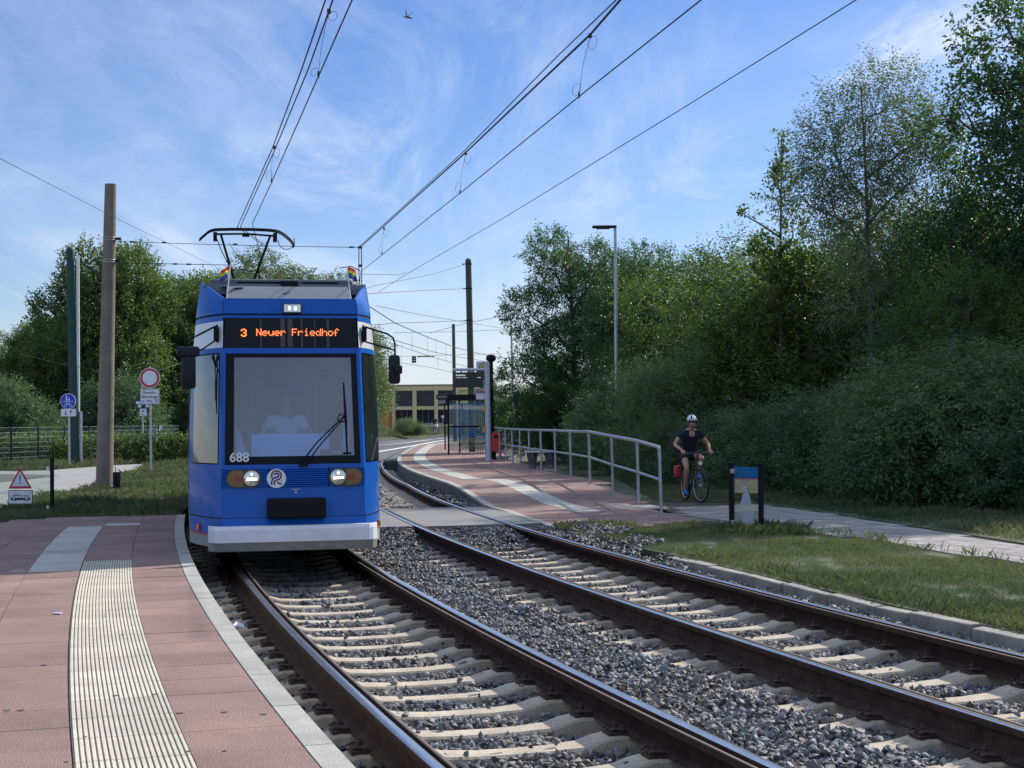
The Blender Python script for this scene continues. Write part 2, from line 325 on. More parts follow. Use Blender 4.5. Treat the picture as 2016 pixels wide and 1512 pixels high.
# left road, beyond the poles
road_l=[(-60,20),(-22,26),(-10.33,31.0),(-10.8,34.1),(-11.1,40.7),(-13.2,53.4),(-13.5,58),(-12.9,64),(-12,72),(-14,72),(-15.2,68),(-16.5,63.5),(-17.2,59.5),(-17.3,57.8),(-18.4,57.0),(-20.4,58.6),(-30,57),(-60,52)]
struct(sheet('left_path',road_l,-.018,m_path))
struct(sheet('cycle_lane',[(-60,33),(-24,38),(-15.9,41.5),(-15.0,47),(-15.3,52.0),(-17.6,53.5),(-24,52),(-60,45)],-.013,m_asph))
# the road past the stop
road=[(-60,70),(-16,66),(-8.1,64.2),(-4.0,66),(-4.4,80),(-5.2,92),(-5.0,104),(-3,112),(3,116),(60,118),(60,182),(6,176),(-2,172),(-8.5,160),(-11.3,140),(-12.8,118),(-60,104)]
struct(sheet('road',road,.0,m_asph,low=-.4))
m_line=mat('road_paint',(.72,.72,.7),rough=.7,var=.12,vs=3)
for nm,pts,w in (('road_marking',[(743,889.5),(800,880),(878,866.5),(960,858)],.22),('road_marking',[(743,877),(800,871.5),(878,862),(960,855)],.16)):
    q=catmull([G(*p,0).to_tuple()[:2] for p in pts],10); P_=Path([(a.x,a.y) for a in q]); struct(strip(nm,P_,-w*.7,w*.7,0,P_.L,.005,m_line,ds=4))
# far verge with a low bank between the road and the building
bank=[(-60,106),(-12.9,119.5),(-11.4,141),(-8.6,161.5),(-2,173.5),(6,177.5),(60,183),(60,300),(-60,300)]
b=MB(); n=len(bank); inner=[(-60,109),(-14.5,121),(-12.8,143),(-9.8,165),(-2,176.5),(6,180),(60,186),(60,300),(-60,300)]
b.add([(x,y,.01) for x,y in bank]+[(x,y,.42) for x,y in inner],[(i,i+1,n+i+1,n+i) for i in range(n-1)]); b.add([(x,y,.42) for x,y in inner],[tuple(range(n))])
struct(b.build('far_verge',m_soil))
# ------------------------------------------------------------------ platforms
def slabs(name,path,o0,o1,s0,s1,ds,z,m_,gap=.005,parent=None,zf=None,keep=None,th=.03,sub=1,wob=.0015,shift=0):
    vs=[];fs=[];tone=[]; s=s0+shift
    while s<s1-.02:
        e=min(s+ds,s1); a=s+gap/2; b_=e-gap/2; tn=RNG.uniform(0,1); dz=RNG.uniform(-wob,wob)
        ring=[]
        for k in range(sub+1):
            t=a+(b_-a)*k/sub
            ring.append((path.at(t,o0+gap/2)[:2],path.at(t,o1-gap/2)[:2]))
        cxm=(ring[0][0][0]+ring[-1][1][0])/2; cym=(ring[0][0][1]+ring[-1][1][1])/2
        if keep is None or keep(cxm,cym):
            base=len(vs)
            for (l,r) in ring:
                for p in (l,r):
                    zb=(zf(p[1]) if zf else 0)+z+dz
                    vs.append((p[0],p[1],zb)); vs.append((p[0],p[1],zb-th))
            for k in range(sub):
                q=base+4*k
                for f in ((q,q+4,q+6,q+2),(q,q+1,q+5,q+4),(q+2,q+6,q+7,q+3)): fs.append(f); tone.append(tn)
            fs.append((base,base+2,base+3,base+1)); tone.append(tn)
            q=base+4*sub; fs.append((q,q+1,q+3,q+2)); tone.append(tn)
        s=e
    return vs,fs,tone
def slabmesh(name,parts,m_,label=None):
    V_=[];F_=[];T_=[]
    for vs,fs,tn in parts:
        b_=len(V_); V_+=vs; F_+=[tuple(i+b_ for i in f) for f in fs]; T_+=tn
    o=npmesh(name,V_,F_,m_,tone=T_)
    bm=bmesh.new(); bm.from_mesh(o.data); bmesh.ops.recalc_face_normals(bm,faces=bm.faces); bm.to_mesh(o.data); bm.free()
    return struct(o)
sA0,sA1=PA.sY(3.5),PA.sY(24.85)
def farL(x,y):  # inside the left platform's far edge
    xs=[p[0] for p in pav_far]; return y<np.interp(x,[-30,-9.8]+xs,[12,21.2]+[p[1] for p in pav_far])-.15
ZP=.20
struct(strip('platform_base',PA,-5.9,-1.42,sA0,PA.sY(24.0),ZP-.012,m_redu,ds=1))
sheetp=sheet('platform_base',[(-12,10),(-12,20.4),(-9.8,21.2)]+pav_far+[PA.at(PA.sY(23),-1.45)[:2],PA.at(PA.sY(10),-5.5)[:2]],ZP-.016,m_redu,low=-.4); struct(sheetp)
parts=[slabs('',PA,-1.93,-1.44,sA0,sA1,.5,ZP,m_red,keep=farL)]
ribend=PA.sY(16.95)
parts.append(slabs('',PA,-1.93,-1.44+0.0,sA0,sA0,.5,ZP,m_red))
parts.append(slabs('',PA,-2.43,-1.93,ribend,PA.sY(22.6),.5,ZP,m_red,keep=farL)); parts.append(slabs('',PA,-2.43,-1.93,PA.sY(23.1),sA1,.5,ZP,m_red,keep=farL))
parts.append(slabs('',PA,-2.93,-2.43,sA0,PA.sY(15.9),.5,ZP,m_red,shift=-.2)); parts.append(slabs('',PA,-2.93,-2.43,PA.sY(22.6),sA1,.5,ZP,m_red,keep=farL))
for k in range(14): parts.append(slabs('',PA,-3.43-.5*k,-2.93-.5*k,sA0,sA1,1.0 if k%2 else .5,ZP,m_red,keep=farL,shift=-.23*k%.5-.5))
slabmesh('platform_paving',parts,m_red)
slabmesh('guidance_paving',[slabs('',PA,-2.93,-2.43,PA.sY(15.9),PA.sY(22.6),.5,ZP+.001,m_pale,gap=.006),slabs('',PA,-2.43,-1.93,PA.sY(22.6),PA.sY(23.1),.5,ZP+.001,m_pale)],m_pale)
# ribbed tactile strip: real ribs
vs=[];fs=[];mi=[];tn=[]
nr=20; wst=.5/nr; prof=[]
for k in range(nr):
    a=-2.425+k*wst*.99; prof+= [(a,-.003),(a+wst*.26,-.003),(a+wst*.36,.0015),(a+wst*.86,.0015),(a+wst*.96,-.003)]
s=sA0; cnt=0
while s<ribend-.3:
    e=min(s+.5,ribend-.5 if s<ribend-.6 else ribend); e=min(s+.5,ribend)
    base=len(vs); t0=RNG.uniform(0,1)
    for t in (s+.003,(s+e)/2,e-.003):
        for o_,h in prof: x,y,_,_=PA.at(t,o_); vs.append((x,y,ZP+h))
    n=len(prof)
    for r_ in range(2):
        for i in range(n-1):
            fs.append((base+r_*n+i,base+(r_+1)*n+i,base+(r_+1)*n+i+1,base+r_*n+i+1)); tn.append(t0); mi.append(1 if i%5==0 else 0)
    s=e
o=npmesh('ribbed_paving',vs,fs,[m_rib,m_ribd],tone=tn,midx=mi); struct(o)
slabmesh('platform_kerb',[slabs('',PA,-1.44,-1.30,sA0,sA1,1.0,ZP+.004,m_kerb,gap=.008,th=.5,sub=3,wob=.002)],m_kerb)
# right platform
sC0,sC1=0.0,PC.L
bank_in=lambda x,y: x<np.interp(y,[24,24.6,27,31,38,45,58,110],[3.45,3.35,2.66,2.35,1.9,1.05,-.3,-.3]) and y>np.interp(x,[.3,.47,2.32,3.45],[24.35,24.3,24.42,24.95])-.02
PCb=Path([(.62,24.0)]+[tuple(p) for p in PC.p])
eL=[PCb.at(t,.02)[:2] for t in np.linspace(0,PCb.L,60)]
b=MB(); xs=[]
for (x,y) in eL:
    xr=max(x+.05,float(np.interp(y,[24,24.6,27,31,38,45,58,110],[3.5,3.4,2.7,2.4,1.95,1.1,-.2,-.2])))
    xs.append((x,xr,y))
vs=[];
for x,xr,y in xs: vs+=[(x,y,zr(y)-.014),(xr,y,zr(y)-.014)]
b.add(vs,[(2*i,2*i+1,2*i+3,2*i+2) for i in range(len(xs)-1)]); struct(b.build('platform_base',m_redu))
parts=[];pp=[]; s38=PCb.sY(38.4)
for k in range(9):
    o0=.15+.5*k
    for (a,bq,is_near) in ((0,s38,True),(s38,PCb.L,False)):
        pale=(k==2 and is_near) or (k==1 and not is_near)
        if pale:
            st=PCb.sY(27.6) if is_near else s38
            if is_near: parts.append(slabs('',PCb,o0,o0+.5,a,st,.5,0,m_red,zf=zr,keep=bank_in))
            pp.append(slabs('',PCb,o0,o0+.5,st,bq,.5,.001,m_pale,zf=zr,keep=bank_in))
        else: parts.append(slabs('',PCb,o0,o0+.5,a,bq,.5,0,m_red,zf=zr,keep=bank_in,shift=-(k%2)*.25))
slabmesh('platform_paving',parts,m_red); slabmesh('guidance_paving',pp,m_pale)
tp=[GR(*q) for q in [(1195,996),(1225,1002),(1320,1001),(1280,994)]]
b=MB(); b.add([(p.x,p.y,p.z+.004) for p in tp],[(0,1,2,3)]); struct(b.build('guidance_paving',m_pale))
slabmesh('platform_kerb',[slabs('',PCb,-.0,.15,0,PCb.L,1.0,.003,m_kerb,gap=.008,th=.05,sub=3,zf=zr,wob=.001)],m_kerb)
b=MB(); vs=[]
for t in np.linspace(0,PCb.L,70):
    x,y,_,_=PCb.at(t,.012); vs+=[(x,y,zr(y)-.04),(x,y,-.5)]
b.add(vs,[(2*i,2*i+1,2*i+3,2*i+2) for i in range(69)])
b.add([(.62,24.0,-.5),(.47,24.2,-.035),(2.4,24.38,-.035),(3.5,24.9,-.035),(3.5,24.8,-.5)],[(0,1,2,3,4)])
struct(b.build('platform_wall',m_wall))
# footpath pavers
parts=[]; PP=Path([(q.x,q.y) for q in catmull([(8.3,4),(7.15,13),(6.22,18.8),(5.58,22.1),(4.93,24.6),(4.2,26.9),(3.4,28.5),(3.0,29.6)],8)])
def inpoly(poly):
    P=np.array(poly)
    def f(x,y):
        c_=False;j=len(P)-1
        for i in range(len(P)):
            if (P[i,1]>y)!=(P[j,1]>y) and x<(P[j,0]-P[i,0])*(y-P[i,1])/(P[j,1]-P[i,1]+1e-12)+P[i,0]: c_=not c_
            j=i
        return c_
    return f
ip=inpoly(path_r)
for k in range(-12,13): parts.append(slabs('',PP,k*.2,k*.2+.2,0,PP.L,.4,-.045,m_pathr,gap=.008,keep=lambda x,y:ip(x,y) and ip(x+.12,y) and ip(x-.12,y),shift=-(k%2)*.2,wob=.003))
slabmesh('footpath_paving',parts,m_pathr)
b=MB(); q=[(2.62,27.2),(3.0,26.6),(3.35,25.6),(3.62,24.7),(3.9,24.0)]
for a_,b_ in zip(q,q[1:]): b.box(((a_[0]+b_[0])/2,(a_[1]+b_[1])/2,-.06),(.08,math.dist(a_,b_)-.01,.1),rz=math.atan2(b_[1]-a_[1],b_[0]-a_[0])-PI/2)
struct(b.build('path_edging',m_kerb))
b=MB(); rs=random.Random(5)
for _ in range(150):
    sY_=rs.uniform(5.8,23)**1; t=PA.sY(sY_); o_=-rs.uniform(1.5,5.0); x,y,_,_=PA.at(t,o_)
    if not farL(x,y): continue
    r_=rs.choice((.006,.009,.012,.02)); k=7; b.add([(x+r_*rs.uniform(.6,1.2)*math.cos(2*PI*i/k),y+r_*rs.uniform(.6,1.2)*math.sin(2*PI*i/k),ZP+.0035) for i in range(k)],[tuple(range(k))])
struct(b.build('paving_stains',mat('gum_stain',(.06,.05,.045),rough=.9,var=.4,vs=30)))
# ------------------------------------------------------------------ rails
RP=[(-.09,-.18),(-.09,-.168),(-.014,-.15),(-.010,-.055),(-.036,-.042),(-.038,-.012),(-.032,-.003),(-.022,0),(.022,0),(.031,-.004),(.034,-.046),(.066,-.046),(.069,-.012),(.074,-.008),(.088,-.008),(.091,-.012),(.088,-.052),(.012,-.062),(.014,-.15),(.09,-.168),(.09,-.18)]
RM=[0,0,0,0,0,0,1,1,1,0,0,0,2,2,2,0,0,0,0,0,0]
def rail(path,off,s0,s1,side,name,label,flip):
    vs=[];fs=[];mi=[];n=len(RP);k=int((s1-s0)/.4)
    for i in range(k+1):
        t=s0+(s1-s0)*i/k
        for u,z in RP: x,y,_,_=path.at(t,off+side*u); vs.append((x,y,z))
    for i in range(k):
        for j in range(n):
            j2=(j+1)%n; f=(i*n+j,i*n+j2,(i+1)*n+j2,(i+1)*n+j); fs.append(f if side>0 else f[::-1]); mi.append(RM[j])
    o=npmesh(name,vs,fs,[m_railb,m_railt,m_raill],midx=mi,smooth=True); o.data.set_sharp_from_angle(angle=R(35))
    bm=bmesh.new(); bm.from_mesh(o.data); bmesh.ops.recalc_face_normals(bm,faces=bm.faces); bm.to_mesh(o.data); bm.free()
    tag(o,label,'rail'); return o
g=.7525
rail(PA,-g,PA.sY(3.2),PA.sY(58),1,'track_rail','grooved steel rail running past the pale kerb of the ribbed platform under the tram',0)
rail(PA,g,PA.sY(3.2),PA.sY(58),-1,'track_rail','shiny grooved rail of the tram track on the side of the empty track',0)
rail(PB,-g,PB.sY(3.2),PB.sY(150),1,'track_rail','rail of the empty track nearest the tram, dark rusty web facing the camera',0)
rail(PB,g,PB.sY(3.2),PB.sY(150),-1,'track_rail','outermost rail of the empty track, beside the worn kerb stones and lawn',0)
# ------------------------------------------------------------------ sleepers with fastenings
def sleeper_mesh():
    prof=[(-1.22,-.222),(-1.08,-.216),(-.98,-.200),(-.9,-.184),(-.58,-.182),(-.5,-.196),(-.40,-.226),(-.2,-.238),(0,-.24),(.2,-.238),(.40,-.226),(.5,-.196),(.58,-.182),(.9,-.184),(.98,-.2),(1.08,-.216),(1.22,-.222)]
    vs=[];fs=[]; n=4
    for i,(x,z) in enumerate(prof):
        wt=.098 if abs(x)>.35 else .085; wb=.14
        vs+=[(x,-wb,-.40),(x,-wt-.012,z-.014),(x,-wt,z),(x,wt,z),(x,wt+.012,z-.014),(x,wb,-.40)]
    m=len(prof);k=6
    for i in range(m-1):
        for j in range(k-1): fs.append((i*k+j,(i+1)*k+j,(i+1)*k+j+1,i*k+j+1))
    fs.append(tuple(range(k))); fs.append(tuple((m-1)*k+j for j in range(k))[::-1])
    b=MB(); b.add(vs,fs)
    # cast mould marks on the shoulders
    for sx in (-1,1):
        for (cx,cy,dx,dy) in ((1.03,-.032,.07,.004),(1.03,.032,.07,.004),(.995,0,.004,.06)): b.box((sx*cx,cy,-.2055 if cx>1.02 else -.2),(dx,dy,.006))
    me=bpy.data.meshes.new('sleeper'); me.from_pydata(b.v,[],b.f); me.materials.append(m_slp)
    bm=bmesh.new(); bm.from_mesh(me); bmesh.ops.recalc_face_normals(bm,faces=bm.faces); bm.to_mesh(me); bm.free(); return me
def clip_mesh(name,sg):
    b=MB(); b.box((0,0,-.176),(.11,.13,.016)); b.box((sg*.03,0,-.165),(.03,.15,.03))
    b.lathe([(.009,-.17),(.009,-.105)],(0,0,0),8); b.lathe([(.026,-.148),(.024,-.143)],(0,0,0),10); b.lathe([(.018,-.145),(.018,-.122),(.014,-.118)],(0,0,0),6)
    for sy in (-1,1):
        b.tube([(-sg*.045,sy*.012,-.155),(-sg*.02,sy*.03,-.145),(sg*.03,sy*.05,-.150),(sg*.045,sy*.065,-.16),(sg*.02,sy*.078,-.15),(-sg*.03,sy*.07,-.142),(-sg*.055,sy*.05,-.152)],.0075,6)
    me=bpy.data.meshes.new(name); me.from_pydata(b.v,[],b.f); me.materials.append(m_clip); return me
SM=sleeper_mesh(); CL={1:clip_mesh('rail_fastening',1),-1:clip_mesh('rail_fastening',-1)}
SLP=[]
ORD=['first','second','third','fourth','fifth','sixth','seventh','eighth','ninth','tenth','eleventh','twelfth','thirteenth','fourteenth','fifteenth','sixteenth','seventeenth','eighteenth','nineteenth','twentieth']
def nth(i): return ORD[i] if i<20 else ('twenty-' if i<29 else 'thirty-' if i<39 else 'forty-' if i<49 else 'fifty-')+ORD[(i-20)%10] if (i+1)%10 else ['thirtieth','fortieth','fiftieth','sixtieth'][(i+1)//10-3]
def sleepers(path,s0,s1,label,group,clips,sp=.61,rev=False):
    s=s0; tot=int((s1-s0)/sp-1e-6)+1; ix=0
    while s<s1:
        x,y,dx,dy=path.at(s,0); o=bpy.data.objects.new('sleeper',SM); COL.objects.link(o)
        a=math.atan2(dy,dx)-PI/2+random.uniform(-.006,.006); o.location=(x,y,random.uniform(-.004,.004)); o.rotation_euler=(0,0,a); tag(o,label(tot-1-ix if rev else ix,y),'sleeper',group); SLP.append((x,y,a)); ix+=1
        if clips(y):
            for r_ in (-1,1):
                for sd_ in (-1,1):
                    f=bpy.data.objects.new('rail_fastening',CL[-sd_]); COL.objects.link(f); f.parent=o; f.location=(r_*g+sd_*.135,0,0)
        s+=sp
sleepers(PA,PA.sY(5.3),PA.sY(24),lambda i,y: ('concrete sleeper hidden in the black shadow beneath the tram' if y>16.4 else nth(i)+' sleeper of the tram track, counted from the bottom edge of the photo'),'sleepers under the tram track',lambda y:y<20)
sleepers(PB,PB.sY(6.6)+.12,PB.sY(22.3),lambda i,y: nth(i)+' sleeper of the empty track on the near side, counted from the asphalt crossing','sleepers of the empty track before the crossing',lambda y:y<24,rev=True)
sleepers(PB,PB.sY(29.9),PB.sY(60),lambda i,y: nth(i)+' sleeper of the empty track beyond the asphalt crossing, counted away from it','sleepers of the empty track beyond the crossing',lambda y:False)
# ------------------------------------------------------------------ ballast: loose stones
def hull(seed):
    rn=random.Random(seed); bm=bmesh.new()
    for _ in range(11):
        v=Vector((rn.gauss(0,1),rn.gauss(0,1),rn.gauss(0,1))).normalized()*rn.uniform(.75,1); bm.verts.new((v.x*.62,v.y*.46,v.z*.33))
    bmesh.ops.convex_hull(bm,input=bm.verts); bmesh.ops.delete(bm,geom=[v for v in bm.verts if not v.link_faces],context='VERTS')
    bmesh.ops.triangulate(bm,faces=bm.faces); bmesh.ops.recalc_face_normals(bm,faces=bm.faces); bm.verts.index_update()
    r_=(np.array([v.co[:] for v in bm.verts]),np.array([[v.index for v in f.verts] for f in bm.faces])); bm.free(); return r_
HUL=[hull(i) for i in range(24)]
slp=np.array(SLP)
def offs(c_,r_,x,y): return r_-np.hypot(x-c_[0],y-c_[1])
def stones(pts,size,name):
    # pts: x,y,z
    Vs=[];Fs=[];T=[];base=0; idx=RNG.integers(0,len(HUL),len(pts))
    for h,(hv,hf) in enumerate(HUL):
        P=pts[idx==h]; n=len(P)
        if not n: continue
        sc=size*RNG.uniform(.62,1.35,n)
        q=RNG.normal(size=(n,4)); q[:,1:3]*=.45; q/=np.linalg.norm(q,axis=1)[:,None]; w,x,y,z=q.T
        M=np.stack([1-2*(y*y+z*z),2*(x*y-z*w),2*(x*z+y*w),2*(x*y+z*w),1-2*(x*x+z*z),2*(y*z-x*w),2*(x*z-y*w),2*(y*z+x*w),1-2*(x*x+y*y)],1).reshape(n,3,3)
        v=np.einsum('nij,kj->nki',M,hv)*sc[:,None,None]+P[:,None,:]
        Vs.append(v.reshape(-1,3)); Fs.append((hf[None]+(np.arange(n)*len(hv))[:,None,None]+base).reshape(-1,3)); T.append(np.repeat(RNG.beta(2,3.2,n),len(hf))); base+=n*len(hv)
    return npmesh(name,np.concatenate(Vs),np.concatenate(Fs),m_bal,tone=np.concatenate(T))
def scatter(y0,y1,dens,keepout=.9):
    xa,xb=-(y1*.36+.6),(y1*.36+.8); n=int((xb-xa)*(y1-y0)*dens); x=RNG.uniform(xa,xb,n); y=RNG.uniform(y0,y1,n)
    ok=(np.abs(x)<y*.345+.5); oa=offs(cA,rA,x,y); ob=offs(cB,rB,x,y)
    ok&=(oa>-1.28)&(ob<np.where(y<18.6,1.40,1.42+ (y-18.6)*.11+.25*np.sin(y*3.1)*np.clip(y-18.6,0,1)))&((y<24.55)|(y>29.6)&(ob<1.45))
    ok&=~((y>24.4)&(y<29.9)&(ob>-1.6))
    x,y,oa,ob=x[ok],y[ok],oa[ok],ob[ok]
    # height of the ballast: low inside the rails, higher between the tracks
    z=np.full(len(x),-.243)
    z=np.where((oa>1.05)&(ob<-1.05),-.205,z); z=np.where((np.abs(oa)<.62)|(np.abs(ob)<.62),-.256,z)
    z=np.where(ob>1.0,-.145+.3*np.clip(ob-1.3,0,.35)*(y>18.4)+.07*np.clip((y-18)/2,0,1),z)
    z=z+np.where((ob>-1.9)&(y<25),np.clip((y-21.6)/2.6,0,1)*np.clip(-.045-z,0,1),0)
    z+=.012*np.sin(x*5+y*3)+.01*np.sin(x*2.3-y*7)+RNG.uniform(-.012,.018,len(x))
    near=np.full(len(x),False)
    for (sx,sy,a) in SLP:
        if sy<y0-2 or sy>y1+2: continue
        c_,s_=math.cos(-a),math.sin(-a); u=(x-sx)*c_-(y-sy)*s_; v=(x-sx)*s_+(y-sy)*c_
        inside=(np.abs(v)<.128)&(np.abs(u)<1.2); near|=inside
    # keep rails clear
    rl=np.zeros(len(x),bool)
    for q in (oa-g,oa+g,ob-g,ob+g): rl|=np.abs(q)<.105
    top=np.where(near,RNG.uniform(0,1,len(x))<.02,True)
    k=top&~rl; z=np.where(near,z+.045,z)
    return np.c_[x,y,z][k]
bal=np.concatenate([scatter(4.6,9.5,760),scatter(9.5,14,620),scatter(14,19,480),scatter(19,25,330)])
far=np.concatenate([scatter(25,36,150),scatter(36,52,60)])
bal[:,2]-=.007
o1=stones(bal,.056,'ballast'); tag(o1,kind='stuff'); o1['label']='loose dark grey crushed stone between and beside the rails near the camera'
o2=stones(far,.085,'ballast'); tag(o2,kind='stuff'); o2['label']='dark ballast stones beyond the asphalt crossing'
m_earthd=mat('crossing_edge_earth',(.06,.048,.036),rough=1,var=.4,vs=9,bump=.8,bs=30)
# asphalt crossing over the empty track (three slabs, rails sunk between them)
for k,(a,b_) in enumerate(((-1.62,-g-.05),(-g+.105,g-.105),(g+.05,1.75))):
    s0,s1=PB.sY(24.55),PB.sY(29.55); bb=MB(); n=8; vs=[]
    for i in range(n+1):
        t=s0+(s1-s0)*i/n
        if i==0: t+=.1*math.sin(k*5)
        for o_ in (a,b_):
            x,y,_,_=PB.at(t,o_)
            if k==2 and o_==b_: x=min(x,PCb.at(PCb.sY(max(24.0,y)),0.0)[0]-.005) if y>24 else x
            vs+=[(x,y,-.006)]
    vs2=[(x,y,-.3) for x,y,_ in vs]; m=len(vs)
    bb.add(vs+vs2,[(2*i,2*i+1,2*i+3,2*i+2) for i in range(n)]+[(0,1,m+1,m),(2*n,2*n+1,m+2*n+1,m+2*n)]+[(2*i,2*i+2,m+2*i+2,m+2*i) for i in range(n)]+[(2*i+1,2*i+3,m+2*i+3,m+2*i+1) for i in range(n)])
    struct(bb.build('crossing',[m_cross,m_earthd]))
# worn kerb stones beside the lawn
kp=Path([PB.at(PB.sY(y),1.47)[:2] for y in np.arange(3.5,18.6,.4)])
s=.1;kk=0
while s<kp.L-.3:
    L_=random.choice((.95,1.0,.98,.55)); x,y,dx,dy=kp.at(s+L_/2,random.uniform(-.015,.015)); bb=MB(); bb.bev((0,0,-.13),(.13,L_-.03,.26),.014)
    me_v=[Vector(v) for v in bb.v]
    bb.v=[(v.x+mnoise.noise(v*9+Vector((kk,0,0)))*.012,v.y+mnoise.noise(v*7+Vector((0,kk,0)))*.012,v.z+mnoise.noise(v*8+Vector((kk,kk,0)))*.01) for v in me_v]
    o=bb.build('kerb_stone',m_conc); o.location=(x,y,-.045+random.uniform(-.014,.01)); o.rotation_euler=(random.uniform(-.02,.02),random.uniform(-.05,.03),math.atan2(dy,dx)-PI/2+random.uniform(-.03,.03))
    tag(o,nth(kk)+' weathered kerb stone of the row along the lawn, counted from the lower right','kerb stone','kerb stones along the lawn'); s+=L_+.015; kk+=1
# ------------------------------------------------------------------ vegetation
m_bark=mat('bark',(.07,.055,.042),rough=.95,var=.35,vs=6,bump=.8,bs=25)
m_barkl=mat('pale_bark',(.16,.145,.125),rough=.9,var=.35,vs=8,bump=.5,bs=25)
lf_dark=leafmat('leaf_dark',(.027,.056,.027),(.074,.124,.050),.36,(1.7,2.1,.9))
lf_olive=leafmat('leaf_olive',(.040,.066,.024),(.115,.155,.048),.40,(1.7,2.0,.8))
lf_will=leafmat('leaf_willow',(.052,.084,.044),(.155,.195,.098),.38,(1.6,1.8,1.0))
lf_shade=leafmat('leaf_shade',(.036,.070,.044),(.108,.165,.078),.36,(1.6,2.0,1.0))
lf_birch=leafmat('leaf_birch',(.06,.085,.05),(.15,.19,.11),.35,(1.5,1.7,1.0))
def wob(P,k,seed):
    r_=np.random.default_rng(seed); o=np.zeros(len(P))
    for i in range(5):
        d=r_.normal(size=3); d/=np.linalg.norm(d); o+=np.sin(P@d*k*(1+.5*i)+r_.uniform(0,6.28))/(1+.4*i)
    return o
def crown(seed,lumps,nshoot,per,leaf,wid,slen=(.35,.9),up=.35,droop=0,hole=-.9,inner=.45,spray=70,spray_len=1.0,curl=.35,fan=0):
    r_=np.random.default_rng(seed); L_=np.array(lumps,float) # x,y,z,rx,ry,rz
    vol=(L_[:,3]*L_[:,4]*L_[:,5])**.8; li=r_.choice(len(L_),nshoot,p=vol/vol.sum())
    d=r_.normal(size=(nshoot,3)); d/=np.linalg.norm(d,axis=1)[:,None]
    rr=inner+(1-inner)*r_.uniform(0,1,nshoot)**.55
    P=L_[li,:3]+d*L_[li,3:]*rr[:,None]
    # drop shoots in holes of a noise field, and those deep inside another lump
    hn=wob(P,1.5,seed+5); keep=hn>hole
    ins=np.zeros(nshoot,bool)
    for i,l in enumerate(L_):
        q=((P-l[:3])/l[3:]); ins|=(np.sum(q*q,1)<.30)&(li!=i)
    keep&=~(ins&(r_.uniform(0,1,nshoot)<.65)); keep&=P[:,2]>.05
    P=P[keep];d=d[keep]; n=len(P)
    D=d*.65+np.array([0,0,up])+r_.normal(size=(n,3))*.38; D/=np.linalg.norm(D,axis=1)[:,None]
    Ls=r_.uniform(*slen,n); tonebase=np.clip(.5+.16*wob(P,.8,seed+9)+r_.normal(0,.12,n),0,1)
    # long sprigs that break the outline
    top=L_[r_.choice(len(L_),spray,p=vol/vol.sum())]; ds=r_.normal(size=(spray,3)); ds[:,2]=np.abs(ds[:,2])*1.1+.15; ds/=np.linalg.norm(ds,axis=1)[:,None]
    P2=top[:,:3]+ds*top[:,3:]*.9; D2=ds*.45+np.array([0,0,.8])+r_.normal(size=(spray,3))*.2; D2/=np.linalg.norm(D2,axis=1)[:,None]
    P=np.r_[P,P2];D=np.r_[D,D2];Ls=np.r_[Ls,r_.uniform(.5,1,spray)*spray_len]; tonebase=np.r_[tonebase,r_.uniform(.4,.9,spray)]
    n=len(P)
    t=np.tile(np.linspace(.08,1,per),(n,1))+r_.uniform(-.03,.03,(n,per))
    pos=P[:,None,:]+D[:,None,:]*(t*Ls[:,None])[:,:,None]
    pos[:,:,2]-=droop*(t**2)*Ls[:,None]
    side=r_.normal(size=(n,per,3)); side-=D[:,None,:]*np.sum(side*D[:,None,:],2,keepdims=True); side/=np.linalg.norm(side,axis=2,keepdims=True)
    ld=side+D[:,None,:]*.6+np.array([0,0,-.25-droop]); ld/=np.linalg.norm(ld,axis=2,keepdims=True)
    pos=pos+side*r_.uniform(0,.06+fan,(n,per,1))
    nn=np.cross(ld,r_.normal(size=(n,per,3))); nn/=np.linalg.norm(nn,axis=2,keepdims=True)
    ll=leaf*r_.uniform(.65,1.25,(n,per,1)); ww=wid*r_.uniform(.7,1.2,(n,per,1))
    fold=np.cross(ld,nn)*ww*curl
    a=pos; c_=pos+ld*ll; m_=pos+ld*ll*.45; v=np.stack([a,m_+nn*ww*.5+fold,c_,m_-nn*ww*.5+fold],2).reshape(-1,3)
    f=np.arange(len(v)).reshape(-1,4); tn=np.clip(np.repeat(tonebase,per)+r_.normal(0,.13,n*per),0,1)
    return v,f,tn,P,D,Ls
